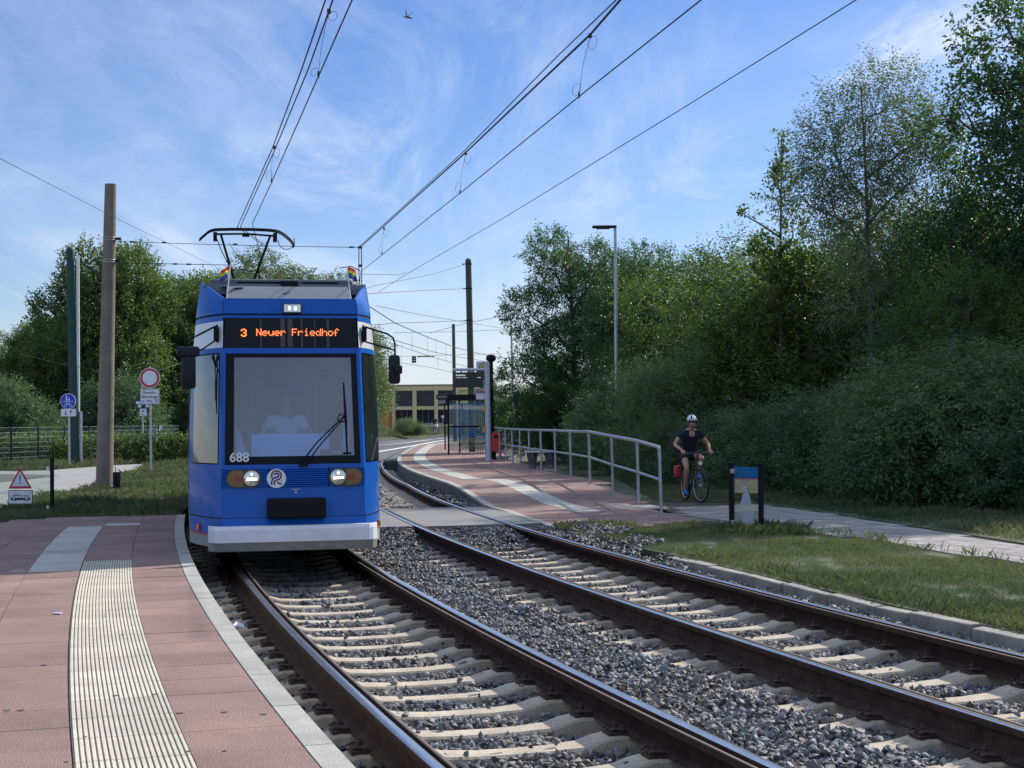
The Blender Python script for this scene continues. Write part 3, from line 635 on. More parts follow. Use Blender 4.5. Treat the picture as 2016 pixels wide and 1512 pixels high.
def trunkmesh(seed,lumps,h,r0,lean,P,n_tw=60,nlimb=None,root0=(0,0)):
    rn=random.Random(seed); b=MB(); top=Vector((lean[0],lean[1],h)); tr=[]
    for i in range(9):
        t=i/8; tr.append(Vector((root0[0]+lean[0]*t**1.3+.05*math.sin(t*7+seed)*h*.05,root0[1]+lean[1]*t**1.3,h*t-.1)))
    b.tube(tr,[r0*(1.25 if i==0 else 1)*(1-.85*i/8) for i in range(9)],8)
    def along(z):
        t=max(0.05,min(.97,z/h)); k=t*8; i=int(k); f=k-i; return tr[i].lerp(tr[min(i+1,8)],f)
    for l in lumps[:nlimb]:
        c_=Vector(l[:3]); s=along(max(.12*h,c_.z-.35*math.hypot(c_.x,c_.y)-l[5]*.6)); m1=s.lerp(c_,.5)+Vector((rn.uniform(-.2,.2),rn.uniform(-.2,.2),rn.uniform(0,.3)))
        pts=[s,m1,c_,c_+(c_-m1)*.5+Vector((0,0,l[5]*.35))]; rr=r0*.38
        b.tube(catmull([tuple(p) for p in pts],4),[rr*(1-.8*i/12) for i in range(13)],5)
        for _ in range(max(2,n_tw//len(lumps))):
            d=Vector((rn.gauss(0,1),rn.gauss(0,1),rn.gauss(.3,1))).normalized(); e=c_+Vector((d.x*l[3],d.y*l[4],d.z*l[5]))*.95; q=m1.lerp(c_,rn.uniform(.2,1))
            b.tube([q,q.lerp(e,.5)+Vector((0,0,.12)),e],[r0*.12,r0*.08,.008],4,cap=False)
    return b
PROTO={}
def proto(key,kind,lumps,h,r0,lean,lmat,bark,cw,n_tw=70):
    e=bpy.data.objects.new(kind,None); COL.objects.link(e)
    v,f,tn,P,D,Ls=crown(seed=cw.pop('seed'),lumps=lumps,**cw)
    npmesh('crown',v,f,lmat,tone=tn,parent=e)
    trunkmesh(len(PROTO)+3,lumps,h,r0,lean,P,n_tw).build('trunk',bark,e,smooth=True)
    PROTO[key]=[e,False]; return e
def ell(seed,n,h0,h1,rad,rl,flat=1,taper=.5,lean=(0,0)):
    rn=random.Random(seed); o=[]
    for i in range(n):
        t=(i+.5)/n; z=h0+(h1-h0)*t; w=rad*(1-taper*t**1.6)*math.sqrt(rn.uniform(.15,1)); a=i*2.4+rn.uniform(-.4,.4); r_=rl*rn.uniform(.75,1.2)*(1-.35*t)
        o.append((w*math.cos(a)+lean[0]*t,w*math.sin(a)+lean[1]*t,z,r_,r_,r_*rn.uniform(.75,1)*flat))
    return o
proto('oak','tree',ell(1,16,1.2,8.6,2.5,1.5),8.8,.17,(.2,0),lf_dark,m_bark,dict(seed=1,nshoot=5200,per=17,leaf=.105,wid=.06,slen=(.3,.8),spray=90,spray_len=1.1,hole=-1.3))
proto('ash','tree',ell(2,15,.8,8.2,2.2,1.25,taper=.45),8.6,.15,(-.2,.1),lf_dark,m_bark,dict(seed=2,nshoot=4600,per=18,leaf=.115,wid=.042,slen=(.3,.6),spray=70,spray_len=.9,hole=-1.2,up=.2))
proto('haw','tree',ell(3,17,.8,6.3,2.9,1.45,taper=.35),6.2,.13,(.3,.2),lf_olive,m_bark,dict(seed=3,nshoot=6000,per=16,leaf=.088,wid=.048,slen=(.4,1.0),spray=150,spray_len=1.2,hole=-1.4,up=.5))
proto('willow','tree',ell(4,18,1.0,11.2,3.9,2.1,taper=.4),10.5,.25,(.5,0),lf_will,m_bark,dict(seed=4,nshoot=8200,per=18,leaf=.20,wid=.068,slen=(.6,1.4),spray=150,spray_len=1.5,hole=-2.2,droop=.25,up=.4))
proto('maple','tree',[(0,0,5.2,.8,.8,.8),(-.5,.1,6.3,.42,.42,.5),(.35,-.1,7.0,.34,.34,.6),(-.9,.2,7.4,.2,.2,.35),(.1,0,8.4,.3,.3,.55),(.15,0,9.3,.16,.16,.35),(-.3,0,7.9,.2,.2,.3),(.6,0,5.9,.6,.6,.6)],9.7,.09,(.1,0),lf_olive,m_bark,dict(seed=5,nshoot=360,per=12,leaf=.13,wid=.085,slen=(.2,.4),spray=16,spray_len=.5,hole=-3,inner=.2),n_tw=16)
proto('birch','tree',[(-.9,0,7.9,1.0,1.0,1.25),(.3,.2,8.9,.95,.9,1.0),(-.2,-.3,6.3,1.15,1.1,1.3),(.9,0,7.2,1.0,1,1.1),(0,.2,4.6,1.1,1.1,1.2),(-1.5,0,6.6,.7,.7,.9),(1.5,0,8.3,.6,.6,.7),(.6,.2,3.2,1.0,1.0,.9)],9.6,.10,(-.3,0),lf_birch,m_barkl,dict(seed=6,nshoot=2800,per=17,leaf=.085,wid=.032,slen=(.45,1.0),spray=110,spray_len=1.0,hole=-3,inner=.15,up=.5,droop=.2),n_tw=90)
proto('bush','bush',ell(7,14,.35,2.6,1.9,1.1,taper=.5,flat=.95),2.2,.06,(0,0),lf_shade,m_bark,dict(seed=7,nshoot=4200,per=15,leaf=.085,wid=.045,slen=(.25,.7),spray=90,spray_len=.8,hole=-1.6,up=.3))
proto('wbush','bush',ell(8,12,.4,2.4,1.3,.85,taper=.4),2.2,.05,(0,0),lf_will,m_bark,dict(seed=8,nshoot=2300,per=15,leaf=.12,wid=.026,slen=(.5,1.1),spray=110,spray_len=1.1,hole=-1.6,up=.75,droop=.15))
proto('arch','bush',ell(9,12,.5,3.0,2.0,1.1,taper=.4),2.6,.07,(0,0),lf_shade,m_bark,dict(seed=9,nshoot=3600,per=15,leaf=.13,wid=.034,slen=(.5,1.2),spray=120,spray_len=1.2,hole=-1.5,up=.35,droop=.45))
proto('round','tree',ell(31,26,1.2,9.2,3.7,1.75,taper=.42),9.5,.22,(.2,0),lf_olive,m_bark,dict(seed=31,nshoot=8200,per=17,leaf=.15,wid=.088,slen=(.35,.9),spray=130,spray_len=1.1,hole=-2.6,up=.4))
proto('highwill','tree',ell(32,15,3.9,9.2,2.3,1.45,taper=.35),9.0,.2,(.3,0),lf_will,m_bark,dict(seed=32,nshoot=5200,per=17,leaf=.17,wid=.06,slen=(.5,1.2),spray=90,spray_len=1.2,hole=-2,droop=.4,up=.3))
def plant(key,x,y,s,rz,label,cat='tree',group=None,z=-.05,sz=None,name=None):
    e,used=PROTO[key]
    o=copy_tree(e) if used else e
    PROTO[key][1]=True; o.location=(x,y,z); o.rotation_euler=(0,0,rz); o.scale=(s,s,sz or s)
    if name: o.name=name
    tag(o,label,cat,group); return o
GT='trees and bushes beside the footpath'
T_=lambda *a,**k: plant(*a,group=GT,**k)
T_('ash',2.5,60,1.05,.3,'dark pinnate-leaved tree at the left end of the wall of trees')
T_('oak',4.9,62,.93,1.0,'dark rounded tree just left of the tall street lamp')
T_('oak',6.3,54,.80,2.2,'dark tree whose crown rises behind the head of the tall street lamp')
T_('ash',4.7,55,.84,2.5,'lower dark tree behind the platform railing, left of the street lamp')
T_('haw',7.0,50,1.12,.4,'yellowish green tree right of the street lamp with twiggy top',sz=.95)
T_('haw',8.2,45,1.18,2.9,'olive green tree in the middle of the wall of trees, above the cyclist',sz=.93)
T_('haw',9.9,43,1.30,4.2,'broad olive tree under the sparse birch, right of the cyclist',sz=.92)
T_('maple',7.35,42.0,.98,.2,'slim lobed-leaved tree with knobbly bare-spaced top sprigs, left of the birch')
T_('birch',9.15,38.5,1.06,0,'airy pale tree with thin see-through crown and visible stem')
T_('oak',12.6,35.5,1.22,5.1,'tall dark tree cut by the right edge of the photo')
T_('oak',11.3,38.5,.76,3.4,'dark tree between the airy birch and the tall tree at the right edge')
T_('ash',13.2,31,1.1,1.4,'dark tree at the far right behind the arching bush')
T_('haw',11.6,41.5,1.25,2.2,'olive tree closing the gap right of the airy birch',sz=1.0)
T_('oak',10.8,50,.62,.9,'dark tree deep behind the olive trees')
T_('haw',10.4,33.8,.85,1.7,'lower dark green tree at the foot of the airy birch',sz=.72)
B_=lambda *a,**k: plant(*a,cat='bush',group=GT,**k)
B_('wbush',4.35,43.0,1.0,.3,'pale green willow bush between the street lamp and the cyclist',sz=1.15)
B_('wbush',4.0,41.5,.60,2.0,'small light green bush at the foot of the street lamp')
B_('bush',5.6,39.5,.90,1.2,'low green bush behind the end of the platform railing',sz=.6)
B_('bush',6.5,36.8,1.0,2.7,'dark bush directly behind the cyclist',sz=.62)
B_('bush',7.4,33.8,1.0,.5,'dark blue-green bush behind the transparent barrier panel',sz=.72)
B_('bush',4.4,53,1.15,.9,'dark bush behind the concrete bench')
B_('bush',4.6,47.5,1.05,3.9,'dark bush behind the middle of the platform railing')
B_('bush',3.0,63,1.1,4.9,'green bush behind the far posts of the platform railing')
B_('arch',8.7,29.3,1.0,.3,'large bush with arching branches, right of the transparent barrier panel',sz=.84)
B_('bush',10.1,27.3,1.15,2.3,'large dark bush cut by the right edge of the photo',sz=.82)
B_('wbush',7.6,30.2,.98,1.9,'rounded grey-green bush left of the large arching bush',sz=.8)
plant('haw',11.4,31.5,.78,4.0,'tall olive bush-like tree behind the large arching bush',group=GT,sz=.58)
B_('bush',9.4,34,1.15,5.5,'dark bush below the airy birch',sz=.85)
GL='trees beyond the left path'
plant('round',-23.3,90,1.10,.5,'big bright olive tree behind the two poles on the left',group=GL,z=-.3,sz=1.24)
plant('round',-28.0,94,.98,1.5,'darker tree left of the green pole, behind the mesh fence',group=GL,sz=.80)
plant('willow',-32.0,99,.72,.8,'grey-green tree at the left edge of the photo',group=GL,sz=.64)
plant('round',-18.9,96,1.12,2.5,'bright green tree just left of the tram',group=GL,z=-.3,sz=1.10)
plant('willow',-17.6,110,1.18,1.5,'grey-green willow behind the pantograph of the tram',group=GL,sz=1.14)
plant('willow',-14.9,112,1.06,3.5,'grey-green willow whose crown shows right of the tram roof',group=GL,sz=1.04)
plant('highwill',-12.5,117,1.12,.2,'lower willow hanging over the ochre wall, behind the right mirror of the tram',group=GL,z=-1.5)
plant('round',-23,110,1.2,4.5,'dark tree in the gap between the olive tree and the willow',group=GL)
plant('round',-31,84,.75,3.3,'lower tree behind the left end of the mesh fence',group=GL,sz=.62)
plant('ash',-36,100,1.0,2.3,'tree reaching into the photo at the far left edge',group=GL,sz=.85)
plant('bush',-26.5,78,1.3,1.0,'dark undergrowth behind the hedge on the left',cat='bush',group=GL)
plant('bush',-22,84,1.4,2.0,'dark undergrowth behind the fence, left of the traffic signs',cat='bush',group=GL)
plant('bush',-18.5,90,1.4,3.0,'dark undergrowth behind the fence next to the tram',cat='bush',group=GL)
GF='far trees at the end of the road'
for i,(x,y,s,lb) in enumerate(((-2.3,150,.62,'small dark far tree right of the black lamp post'),(.6,160,.75,'rounded far tree behind the thin far lamp post'),(4.5,150,.85,'far tree partly hidden by the left end of the wall of trees'),(-5.2,230,.95,'distant tree right of the yellow building'))):
    plant(('oak','haw','oak','haw')[i],x,y,s,i*1.3,lb,group=GF,z=0)
# hedge in front of the left trees
vv,ff,tt,_,_,_=crown(21,[(x,0,.5,1.3,.5,.55) for x in np.arange(-14,14.1,1.0)],5200,12,.12,.07,slen=(.2,.5),spray=150,spray_len=.6,hole=-2)
hd=npmesh('hedge',vv,ff,lf_olive,tone=tt); hd.location=(-21.6,75,-.05); hd.rotation_euler=(0,0,R(78)); tag(hd,'overgrown green hedge behind the mesh fence','hedge')
hd2=hd.copy(); COL.objects.link(hd2); hd2.location=(-26,64,-.05); hd2.rotation_euler=(0,0,R(14)); tag(hd2,'overgrown green hedge behind the left end of the mesh fence','hedge')
# ------------------------------------------------------------------ grass blades (uncountable)
m_grass=leafmat('grass_blade',(.036,.064,.028),(.175,.175,.095),.35,(1.3,1.4,.9),.5)
def grass(name,poly,n,h,w,ymin,ymax,xr,label,z=-.04,seed=3,clump=.6,keep=None):
    r_=np.random.default_rng(seed); f=inpoly(poly); x=r_.uniform(xr[0],xr[1],n*3); y=ymin+(ymax-ymin)*r_.uniform(0,1,n*3)**1.35
    P=np.array(poly); inside=np.zeros(len(x),bool); j=len(P)-1
    for i in range(len(P)):
        c_=((P[i,1]>y)!=(P[j,1]>y))&(x<(P[j,0]-P[i,0])*(y-P[i,1])/(P[j,1]-P[i,1]+1e-12)+P[i,0]); inside^=c_; j=i
    if keep is not None: inside&=keep(x,y)
    x,y=x[inside][:n],y[inside][:n]; k=len(x); q=np.c_[x,y,np.zeros(k)]
    cl=wob(q,2.1,seed)+.6*wob(q,9,seed+1); kk=cl>-clump*2.0-r_.uniform(0,1,k); x,y,cl=x[kk],y[kk],cl[kk]; k=len(x)
    hh=h*r_.uniform(.45,1.3,k)*np.clip(1+.25*cl,.4,1.9); a=r_.uniform(0,6.283,k); le=r_.normal(0,.45,(k,2))*hh[:,None]
    b0=np.c_[x-np.cos(a)*w,y-np.sin(a)*w,np.full(k,z)]; b1=np.c_[x+np.cos(a)*w,y+np.sin(a)*w,np.full(k,z)]; tp_=np.c_[x+le[:,0],y+le[:,1],z+hh]
    md=np.c_[x+le[:,0]*.35+np.cos(a)*w*.7,y+le[:,1]*.35+np.sin(a)*w*.7,z+hh*.6]
    v=np.stack([b0,b1,md,tp_],1).reshape(-1,3); F=np.arange(len(v)).reshape(-1,4)
    tn=np.clip(.42+.12*wob(np.c_[x,y,0*x],.9,seed+4)+r_.normal(0,.2,k),0,1)
    o=npmesh(name,v,F,m_grass,tone=tn); tag(o,kind='stuff'); o['label']=label; return o
grass('lawn_grass',lawn_r,150000,.040,.0022,10.5,24.4,(.8,7.5),'short sunlit grass between the kerb stones and the footpath',clump=.95)
kb=[PB.at(PB.sY(y),1.56)[:2] for y in np.arange(9,18.6,.8)]; kb2=[PB.at(PB.sY(y),2.0)[:2] for y in np.arange(9,18.6,.8)]
grass('kerb_weeds',kb+kb2[::-1],5000,.085,.0022,9,18.6,(.8,5.5),'longer tufts of grass leaning over the kerb stones',seed=21,clump=.1)
grass('panel_weeds',[(3.0,22.3),(4.3,21.9),(4.4,23.2),(3.1,24.2)],1800,.13,.003,21.9,24.3,(2.9,4.5),'tall weeds at the foot of the transparent barrier panel',seed=22,clump=.4)
grass('path_weeds',[(3.9,23.3),(4.75,21.1),(5.2,19.1),(5.6,17.3),(6.5,12),(6.7,12),(5.78,17.3),(5.38,19.2),(4.92,21.3),(4.1,23.4)],2600,.09,.0028,12,23.4,(3.8,6.9),'weeds along the near edge of the footpath',seed=23,clump=.1)
grass('platform_weeds',[(.7,23.6),(2.4,24.0),(3.5,24.4),(3.5,24.75),(2.3,24.42),(.6,24.2)],2000,.09,.0028,23.5,24.8,(.5,3.6),'weeds against the front edge of the right platform',seed=24,clump=.3)
verge_poly=[(-60,18),(-9.8,21.2)]+pav_far+[tuple(p) for p in edgeA]+[(-15,75),(-22,110),(-60,120)]
rd=inpoly(road_l)
def notroad(x,y):
    P=np.array(road_l); ins=np.zeros(len(x),bool); j=len(P)-1
    for i in range(len(P)):
        c_=((P[i,1]>y)!=(P[j,1]>y))&(x<(P[j,0]-P[i,0])*(y-P[i,1])/(P[j,1]-P[i,1]+1e-12)+P[i,0]); ins^=c_; j=i
    return ~ins
grass('verge_grass',verge_poly,110000,.13,.007,22,62,(-20,-5),'grass of the shaded verge around the poles left of the tram',z=-.02,seed=8,keep=notroad)
grass('verge_grass',verge_poly,30000,.22,.012,55,90,(-23,-11),'longer grass along the mesh fence',z=-.02,seed=9,keep=notroad)
grass('woodland_grass',[(3.0,60),(2.9,31.9),(3.7,31.6),(5.0,30.5),(5.55,28.1),(5.95,25.8),(6.45,22.8),(6.85,20.3),(7.6,14),(11,14),(11,26),(7.5,33),(5,42),(3.2,60)],60000,.09,.006,14,58,(1.2,11),'shaded grass strip between the footpath and the bushes',seed=12)
grass('bank_grass',bank,14000,.5,.03,119,180,(-22,2),'tall weeds on the bank in front of the building',z=.3,seed=13)
# ------------------------------------------------------------------ the tram
TR=root('tram',(-2.456,17.121,0),R(12),'blue and white low floor tram arriving with lit headlights and amber destination display','tram')
XC=.02
def of(z): return float(np.interp(z,[.25,.5,.6,1.17,2.45,2.87,3.06],[.06,0,.04,.07,.25,.32,.36]))     # front plane depth
def fw(z): return float(np.interp(z,[.25,.5,1.17,2.45,2.87,3.06],[.80,.80,.79,.765,.755,.745]))      # its half width
def bw(z): return float(np.interp(z,[.3,1.2,2.1,2.48,2.85,3.30],[1.11,1.115,1.10,1.065,1.03,.97]))   # body half width
SH=1.15
def Fp(s,z,d=0): return Vector((XC+s*(fw(z)),of(z)-d,z))
def Sp(s,z,y=SH): return Vector((s*bw(z),y,z))
def Cp(s,z,t,d=0): # on the chamfer, t 0 front .. 1 shoulder ; slight outward bulge
    p=Fp(s,z).lerp(Sp(s,z),t); n=(Sp(s,z)-Fp(s,z)); n=Vector((s*abs(n.y),-abs(n.x),0)).normalized(); return p+n*(d+.045*4*t*(1-t))
m_glass=glass('windscreen_glass',(.55,.76,1.0),.13,.015,.9)
m_sideg=mat('side_glass',(.02,.025,.028),rough=.04,var=0,spec=1,coat=1)
m_cab=mat('cab_lining',(.10,.19,.36),rough=.8,var=.1,vs=3); m_cabl=mat('cab_panel_light',(.30,.42,.62),rough=.7,var=.06)
b=MB()
ZL=[.60,.9,1.17]; 
def grid(b_,fn,us,vs_,mi=0):
    P=[fn(u,v) for v in vs_ for u in us]; n=len(us); b_.add(P,[(j*n+i,j*n+i+1,(j+1)*n+i+1,(j+1)*n+i) for j in range(len(vs_)-1) for i in range(n-1)],mi)
US=[0,.08,.25,.5,.75,.92,1]
# lower front (below windscreen) and skirt
grid(b,lambda u,z: Fp(-1,z).lerp(Fp(1,z),u),[0,1],[.60,.93])
b.add([Fp(-1,1.145),Fp(1,1.145),Fp(1,1.185),Fp(-1,1.185)],[(0,1,2,3)])
grid(b,lambda u,z: Fp(-1,z,.004).lerp(Fp(1,z,.004),u),[0,1],[.50,.595])
for s in(-1,1):
    grid(b,lambda u,z: Cp(s,z,u),US,[.605,.9,1.19])
    grid(b,lambda u,z: Cp(s,z,u,.004),[0,.1]+US[2:],[.42,.59])
    # window pillars and band above, white cheek, blue brow
    for (u0,u1,z0,z1,mi) in ((0,.06,1.19,2.44,0),(.80,1,1.19,2.44,0),(0,1,2.44,2.50,0),(0,1,2.50,2.80,1),(0,1,2.80,2.862,0)):
        us=[u0+(u1-u0)*q for q in (0,.25,.5,.75,1)]; grid(b,lambda u,z: Cp(s,z,u),us,[z0,(z0+z1)/2,z1],mi)
    # raised wing above the brow seam
    P=[];n=7
    for i in range(n):
        t=i/(n-1); zt=3.06+.245*t; P+=[Cp(s,2.885,t,.006),Cp(s,3.0,t,.006) if True else 0,None]
        top=Fp(s,3.06).lerp(Vector((s*bw(3.3),SH,3.305)),t); P[-1]=top
    b.add(P,[(3*i+k,3*i+3+k,3*i+4+k,3*i+1+k) for i in range(n-1) for k in range(2)],0)
    P2=[p+Vector((-s*.02,.02,0)) for p in P[2::3]]; m=len(P2); b.add([P[2+3*i] for i in range(m)]+P2,[(i,i+1,m+i+1,m+i) for i in range(m-1)],0)
# brow front face
grid(b,lambda u,z: Fp(-1,z,.006).lerp(Fp(1,z,.006),u),[0,1],[2.885,3.06]); b.add([Fp(-1,3.06,.006),Fp(1,3.06,.006),Fp(1,3.06)+Vector((0,.06,.004)),Fp(-1,3.06)+Vector((0,.06,.004))],[(0,1,2,3)])
grid(b,lambda u,z: Fp(-1,z).lerp(Fp(1,z),u),[0,1],[2.835,2.865]); grid(b,lambda u,z: Fp(-1,z).lerp(Fp(1,z),u),[0,1],[2.43,2.495])
for s in(-1,1): # windscreen posts
    a=Fp(s,1.18);c_=Fp(s,2.44); d=Vector((-s*.035,0,0)); b.add([a,a+d,c_+d,c_],[(0,1,2,3)])
# side walls, roof edge of both cars
def car(b_,y0,y1,front):
    for s in(-1,1):
        zs=[.46,.6,1.19,2.44,2.50,2.80,2.86,3.30]; mi=[0,0,0,0,1,0,0]
        for i in range(7): b_.add([Sp(s,zs[i],y0),Sp(s,zs[i],y1),Sp(s,zs[i+1],y1),Sp(s,zs[i+1],y0)],[(0,1,2,3)],mi[i])
    b_.add([Sp(-1,.46,y1),Sp(1,.46,y1),Sp(1,3.3,y1),Sp(-1,3.3,y1)],[(0,1,2,3)],0)
    if not front: b_.add([Sp(-1,.46,y0),Sp(1,.46,y0),Sp(1,3.3,y0),Sp(-1,3.3,y0)],[(0,1,2,3)],0)
    else: b_.add([(-1.0,SH,.46),(1.0,SH,.46),(1,y1,.46),(-1,y1,.46)],[(0,1,2,3)],2)
    b_.add([Sp(-1,.46,y0),Sp(1,.46,y0),Sp(1,.46,y1),Sp(-1,.46,y1)],[(0,1,2,3)],2)
car(b,SH,9.6,True); car(b,10.3,17.5,False)
b.add([(-.7,.08,.6),(.7,.08,.6),(1.05,SH,.6),(-1.05,SH,.6)],[(0,1,2,3)],2)
body=b.build('body',[m_blue,m_white,m_black],TR,smooth=True,sharp=18)
# seams, skirts
b=MB()
b.add([Fp(-1,.590,-.003),Fp(1,.590,-.003),Fp(1,.607,-.003),Fp(-1,.607,-.003)],[(0,1,2,3)])
b.add([Fp(-1,2.858,-.002),Fp(1,2.858,-.002),Fp(1,2.89,-.002),Fp(-1,2.89,-.002)],[(0,1,2,3)])
for s in(-1,1):
    grid(b,lambda u,z: Cp(s,z,u,-.002),US,[.585,.61]); grid(b,lambda u,z: Cp(s,z,u,-.002),US,[2.858,2.89])
b.build('panel_seam',m_black,TR)
b=MB()
for s in(-1,1): # grey skirt with red line on the chamfer and the sides
    grid(b,lambda u,z: Cp(s,z,u,.002),[.10]+US[2:],[.27,.40],0); grid(b,lambda u,z: Cp(s,z,u,.003),[.10]+US[2:],[.40,.42],1)
    for y0,y1 in((SH,9.6),(10.3,17.5)):
        b.add([Sp(s,.3,y0)-Vector((0,0,.12)),Sp(s,.3,y1)-Vector((0,0,.12)),Sp(s,.44,y1),Sp(s,.44,y0)],[(0,1,2,3)],0); b.add([Sp(s,.44,y0),Sp(s,.44,y1),Sp(s,.462,y1),Sp(s,.462,y0)],[(0,1,2,3)],1)
b.build('skirt',[m_bumpd,m_red2],TR)
for s in(-1,1):
    q=Cp(s,.47,.55,.02); bb=MB(); bb.bev((0,0,0),(.035,.045,.07),.008); o=bb.build('marker_light',m_orange,TR); o.location=q
# bumper: wraps the front plane, light top, dirty lower lip
b=MB(); A=[]
sec=[(-.01,.515,0),(-.055,.51,0),(-.07,.47,0),(-.07,.335,0),(-.05,.30,1),(-.02,.235,1),(.05,.225,1)]
line=[(-.905,.16),(-.845,.035),(-.80,0),(-.4,-.008),(0,-.012),(.42,-.008),(.84,0),(.885,.035),(.945,.16)]
for (x,y) in line:
    for (d,z,_) in sec: A.append((x+(XC-.02)+(0 if abs(x)<.83 else math.copysign(.012,x)),y+d,z))
n=len(sec)
for i in range(len(line)-1):
    for k in range(n-1): b.add([A[i*n+k],A[(i+1)*n+k],A[(i+1)*n+k+1],A[i*n+k+1]],[(0,1,2,3)],1 if sec[k][2] or k>=3 else 0)
b.add(A[:n],[tuple(range(n))],0); b.add(A[-n:],[tuple(range(n))],0)
b.build('bumper',[m_bump,m_bumpd],TR,smooth=True,sharp=30)
# black coupler cover
b=MB(); b.bev((.045,-.03,.70),(.645,.13,.225),.02); b.box((.045,-.10,.765),(.62,.008,.006),mi=1); b.build('coupler_cover',[m_black,m_dark],TR)
# ribbed headlamp band
b=MB(); nrb=9; z0,z1=.93,1.145
for k in range(nrb):
    a=z0+(z1-z0)*k/nrb; h=(z1-z0)/nrb
    for (x0,x1) in ((-.77,-.262),(-.25,.405),(.417,.815)):
        ya,yb=of(a),of(a+h); b.add([(x0,ya-.002,a),(x1,ya-.002,a),(x1,ya-.017,a+h*.45),(x0,ya-.017,a+h*.45),(x1,yb-.017,a+h*.8),(x0,yb-.017,a+h*.8),(x1,yb-.002,a+h),(x0,yb-.002,a+h)],[(0,1,2,3),(3,2,4,5),(5,4,6,7)])
b.build('headlamp_band',m_blue,TR)
# headlights
m_lampr=mat('lamp_reflector',(.55,.56,.55),rough=.18,metal=.85,var=.25,vs=30); m_amber=mat('amber_lens',(.15,.085,.03),rough=.2,var=.3,vs=40,coat=1); m_lred=mat('tail_lens',(.22,.02,.015),rough=.2,var=.2,vs=40,coat=1)
m_on=mat('lamp_lit',(1,1,1),var=0,emit=(.95,1,.97),es=3.2); m_smoke=mat('lamp_surround',(.03,.03,.03),rough=.25,var=0)
def stad(w,h,n=10):
    r_=h/2; return [( w/2-r_+r_*math.cos(a),r_*math.sin(a)) for a in np.linspace(-PI/2,PI/2,n)]+[(-w/2+r_+r_*math.cos(a),r_*math.sin(a)) for a in np.linspace(PI/2,1.5*PI,n)]
for (cx,sg) in ((-.528,1),(.600,-1)):
    yb=of(1.035); e=bpy.data.objects.new('headlight',None); COL.objects.link(e); e.parent=TR; e.location=(cx,yb,1.035)
    b=MB(); b.prism(stad(.395,.205),-.028,.01,plane='XZ'); b.build('lamp_housing',m_smoke,e)
    b=MB(); p=[q for q in stad(.36,.175) if True]
    left=[(x,z) for x,z in p if x*sg<-.0]; 
    b.prism([(sg*-.005,.0875),(sg*-.005,-.0875)]+[(x,z) for x,z in (sorted([q for q in p if q[0]*sg<-.01],key=lambda q:math.atan2(q[1],q[0]*-sg)))],-.034,-.027,plane='XZ')
    b.build('turn_lens',m_amber,e)
    b=MB(); b.prism([(sg*-.01,.03),(sg*-.01,-.035),(sg*-.105,-.035),(sg*-.105,.03)],-.037,-.0345,plane='XZ'); b.build('tail_lens',m_lred,e)
    b=MB(); b.lathe([(.082,-.033),(.086,-.040),(.078,-.043)],(sg*.085,0,0),20,axis='Y'); b.lathe([(.075,-.036),(.055,-.033),(.02,-.031)],(sg*.085,0,0),20,axis='Y'); b.lathe([(.027,-.036),(.027,-.046),(.018,-.048)],(sg*.085,0,.045),14,axis='Y'); b.build('reflector',m_lampr,e,smooth=True)
    b=MB(); b.prism([(sg*.085-.058,-.022),(sg*.085+.06,-.018),(sg*.085+.062,.002),(sg*.085-.05,.006)],-.05,-.044,plane='XZ'); b.lathe([(.015,-.05),(.004,-.052)],(sg*.085,0,.045),10,axis='Y'); b.build('bulb',m_on,e)
# round emblem
e=bpy.data.objects.new('emblem',None); COL.objects.link(e); e.parent=TR; e.location=(-.17,of(1.03)-.021,1.03)
b=MB(); b.lathe([(.106,.006),(.106,-.002)],(0,0,0),40,axis='Y'); b.build('emblem_disc',m_signw,e)
def stroke(pts,w,y,mi=0,b_=None):
    P=[Vector((p[0],0,p[1])) for p in pts]; vs=[]
    for i,p in enumerate(P):
        t=(P[min(i+1,len(P)-1)]-P[max(i-1,0)]).normalized(); n_=Vector((-t.z,0,t.x))*w/2; vs+=[p+n_+Vector((0,y,0)),p-n_+Vector((0,y,0))]
    b_.add(vs,[(2*i,2*i+2,2*i+3,2*i+1) for i in range(len(P)-1)],mi)
k_=.106/285; C_=lambda x,z:((x-668)*k_,(638-z)*k_)
m_er=mat('emblem_red',(.13,.008,.03),rough=.5,var=0); m_eb=mat('emblem_blue',(.012,.018,.19),rough=.5,var=0)
b=MB(); cxm,czm=668,550
o_=[C_(522,625),C_(530,575)]+[C_(cxm+140*math.cos(a),czm-140*math.sin(a)) for a in np.linspace(PI*.98,-PI*.30,22)]+[C_(720,672),C_(655,688),C_(615,715),C_(604,760),C_(602,828)]
stroke(o_,48*k_,-.0035,0,b)
stroke([C_(685,738),C_(740,780),C_(785,805),C_(820,808)],46*k_,-.0036,0,b)
i_=[C_(522,828),C_(524,740),C_(545,680),C_(590,625),C_(650,602)]+[C_(672+62*math.cos(a),545-62*math.sin(a)) for a in np.linspace(-PI*.42,PI*.95,16)]
stroke(i_,46*k_,-.0045,1,b); b.add([(C_(780,712)[0],-.004,C_(0,712)[1]),(C_(832,700)[0],-.004,C_(0,700)[1]),(C_(828,742)[0],-.004,C_(0,742)[1])],[(0,1,2)],1)
b.build('emblem_letter',[m_er,m_eb],e)
b=MB(); b.box((.045,of(.88)-.004,.905),(.085,.004,.006)); b.box((.045,of(.88)-.004,.885),(.006,.004,.014)); b.box((.045,of(.88)-.004,.874),(.024,.004,.012)); b.build('jacking_mark',m_signw,TR)
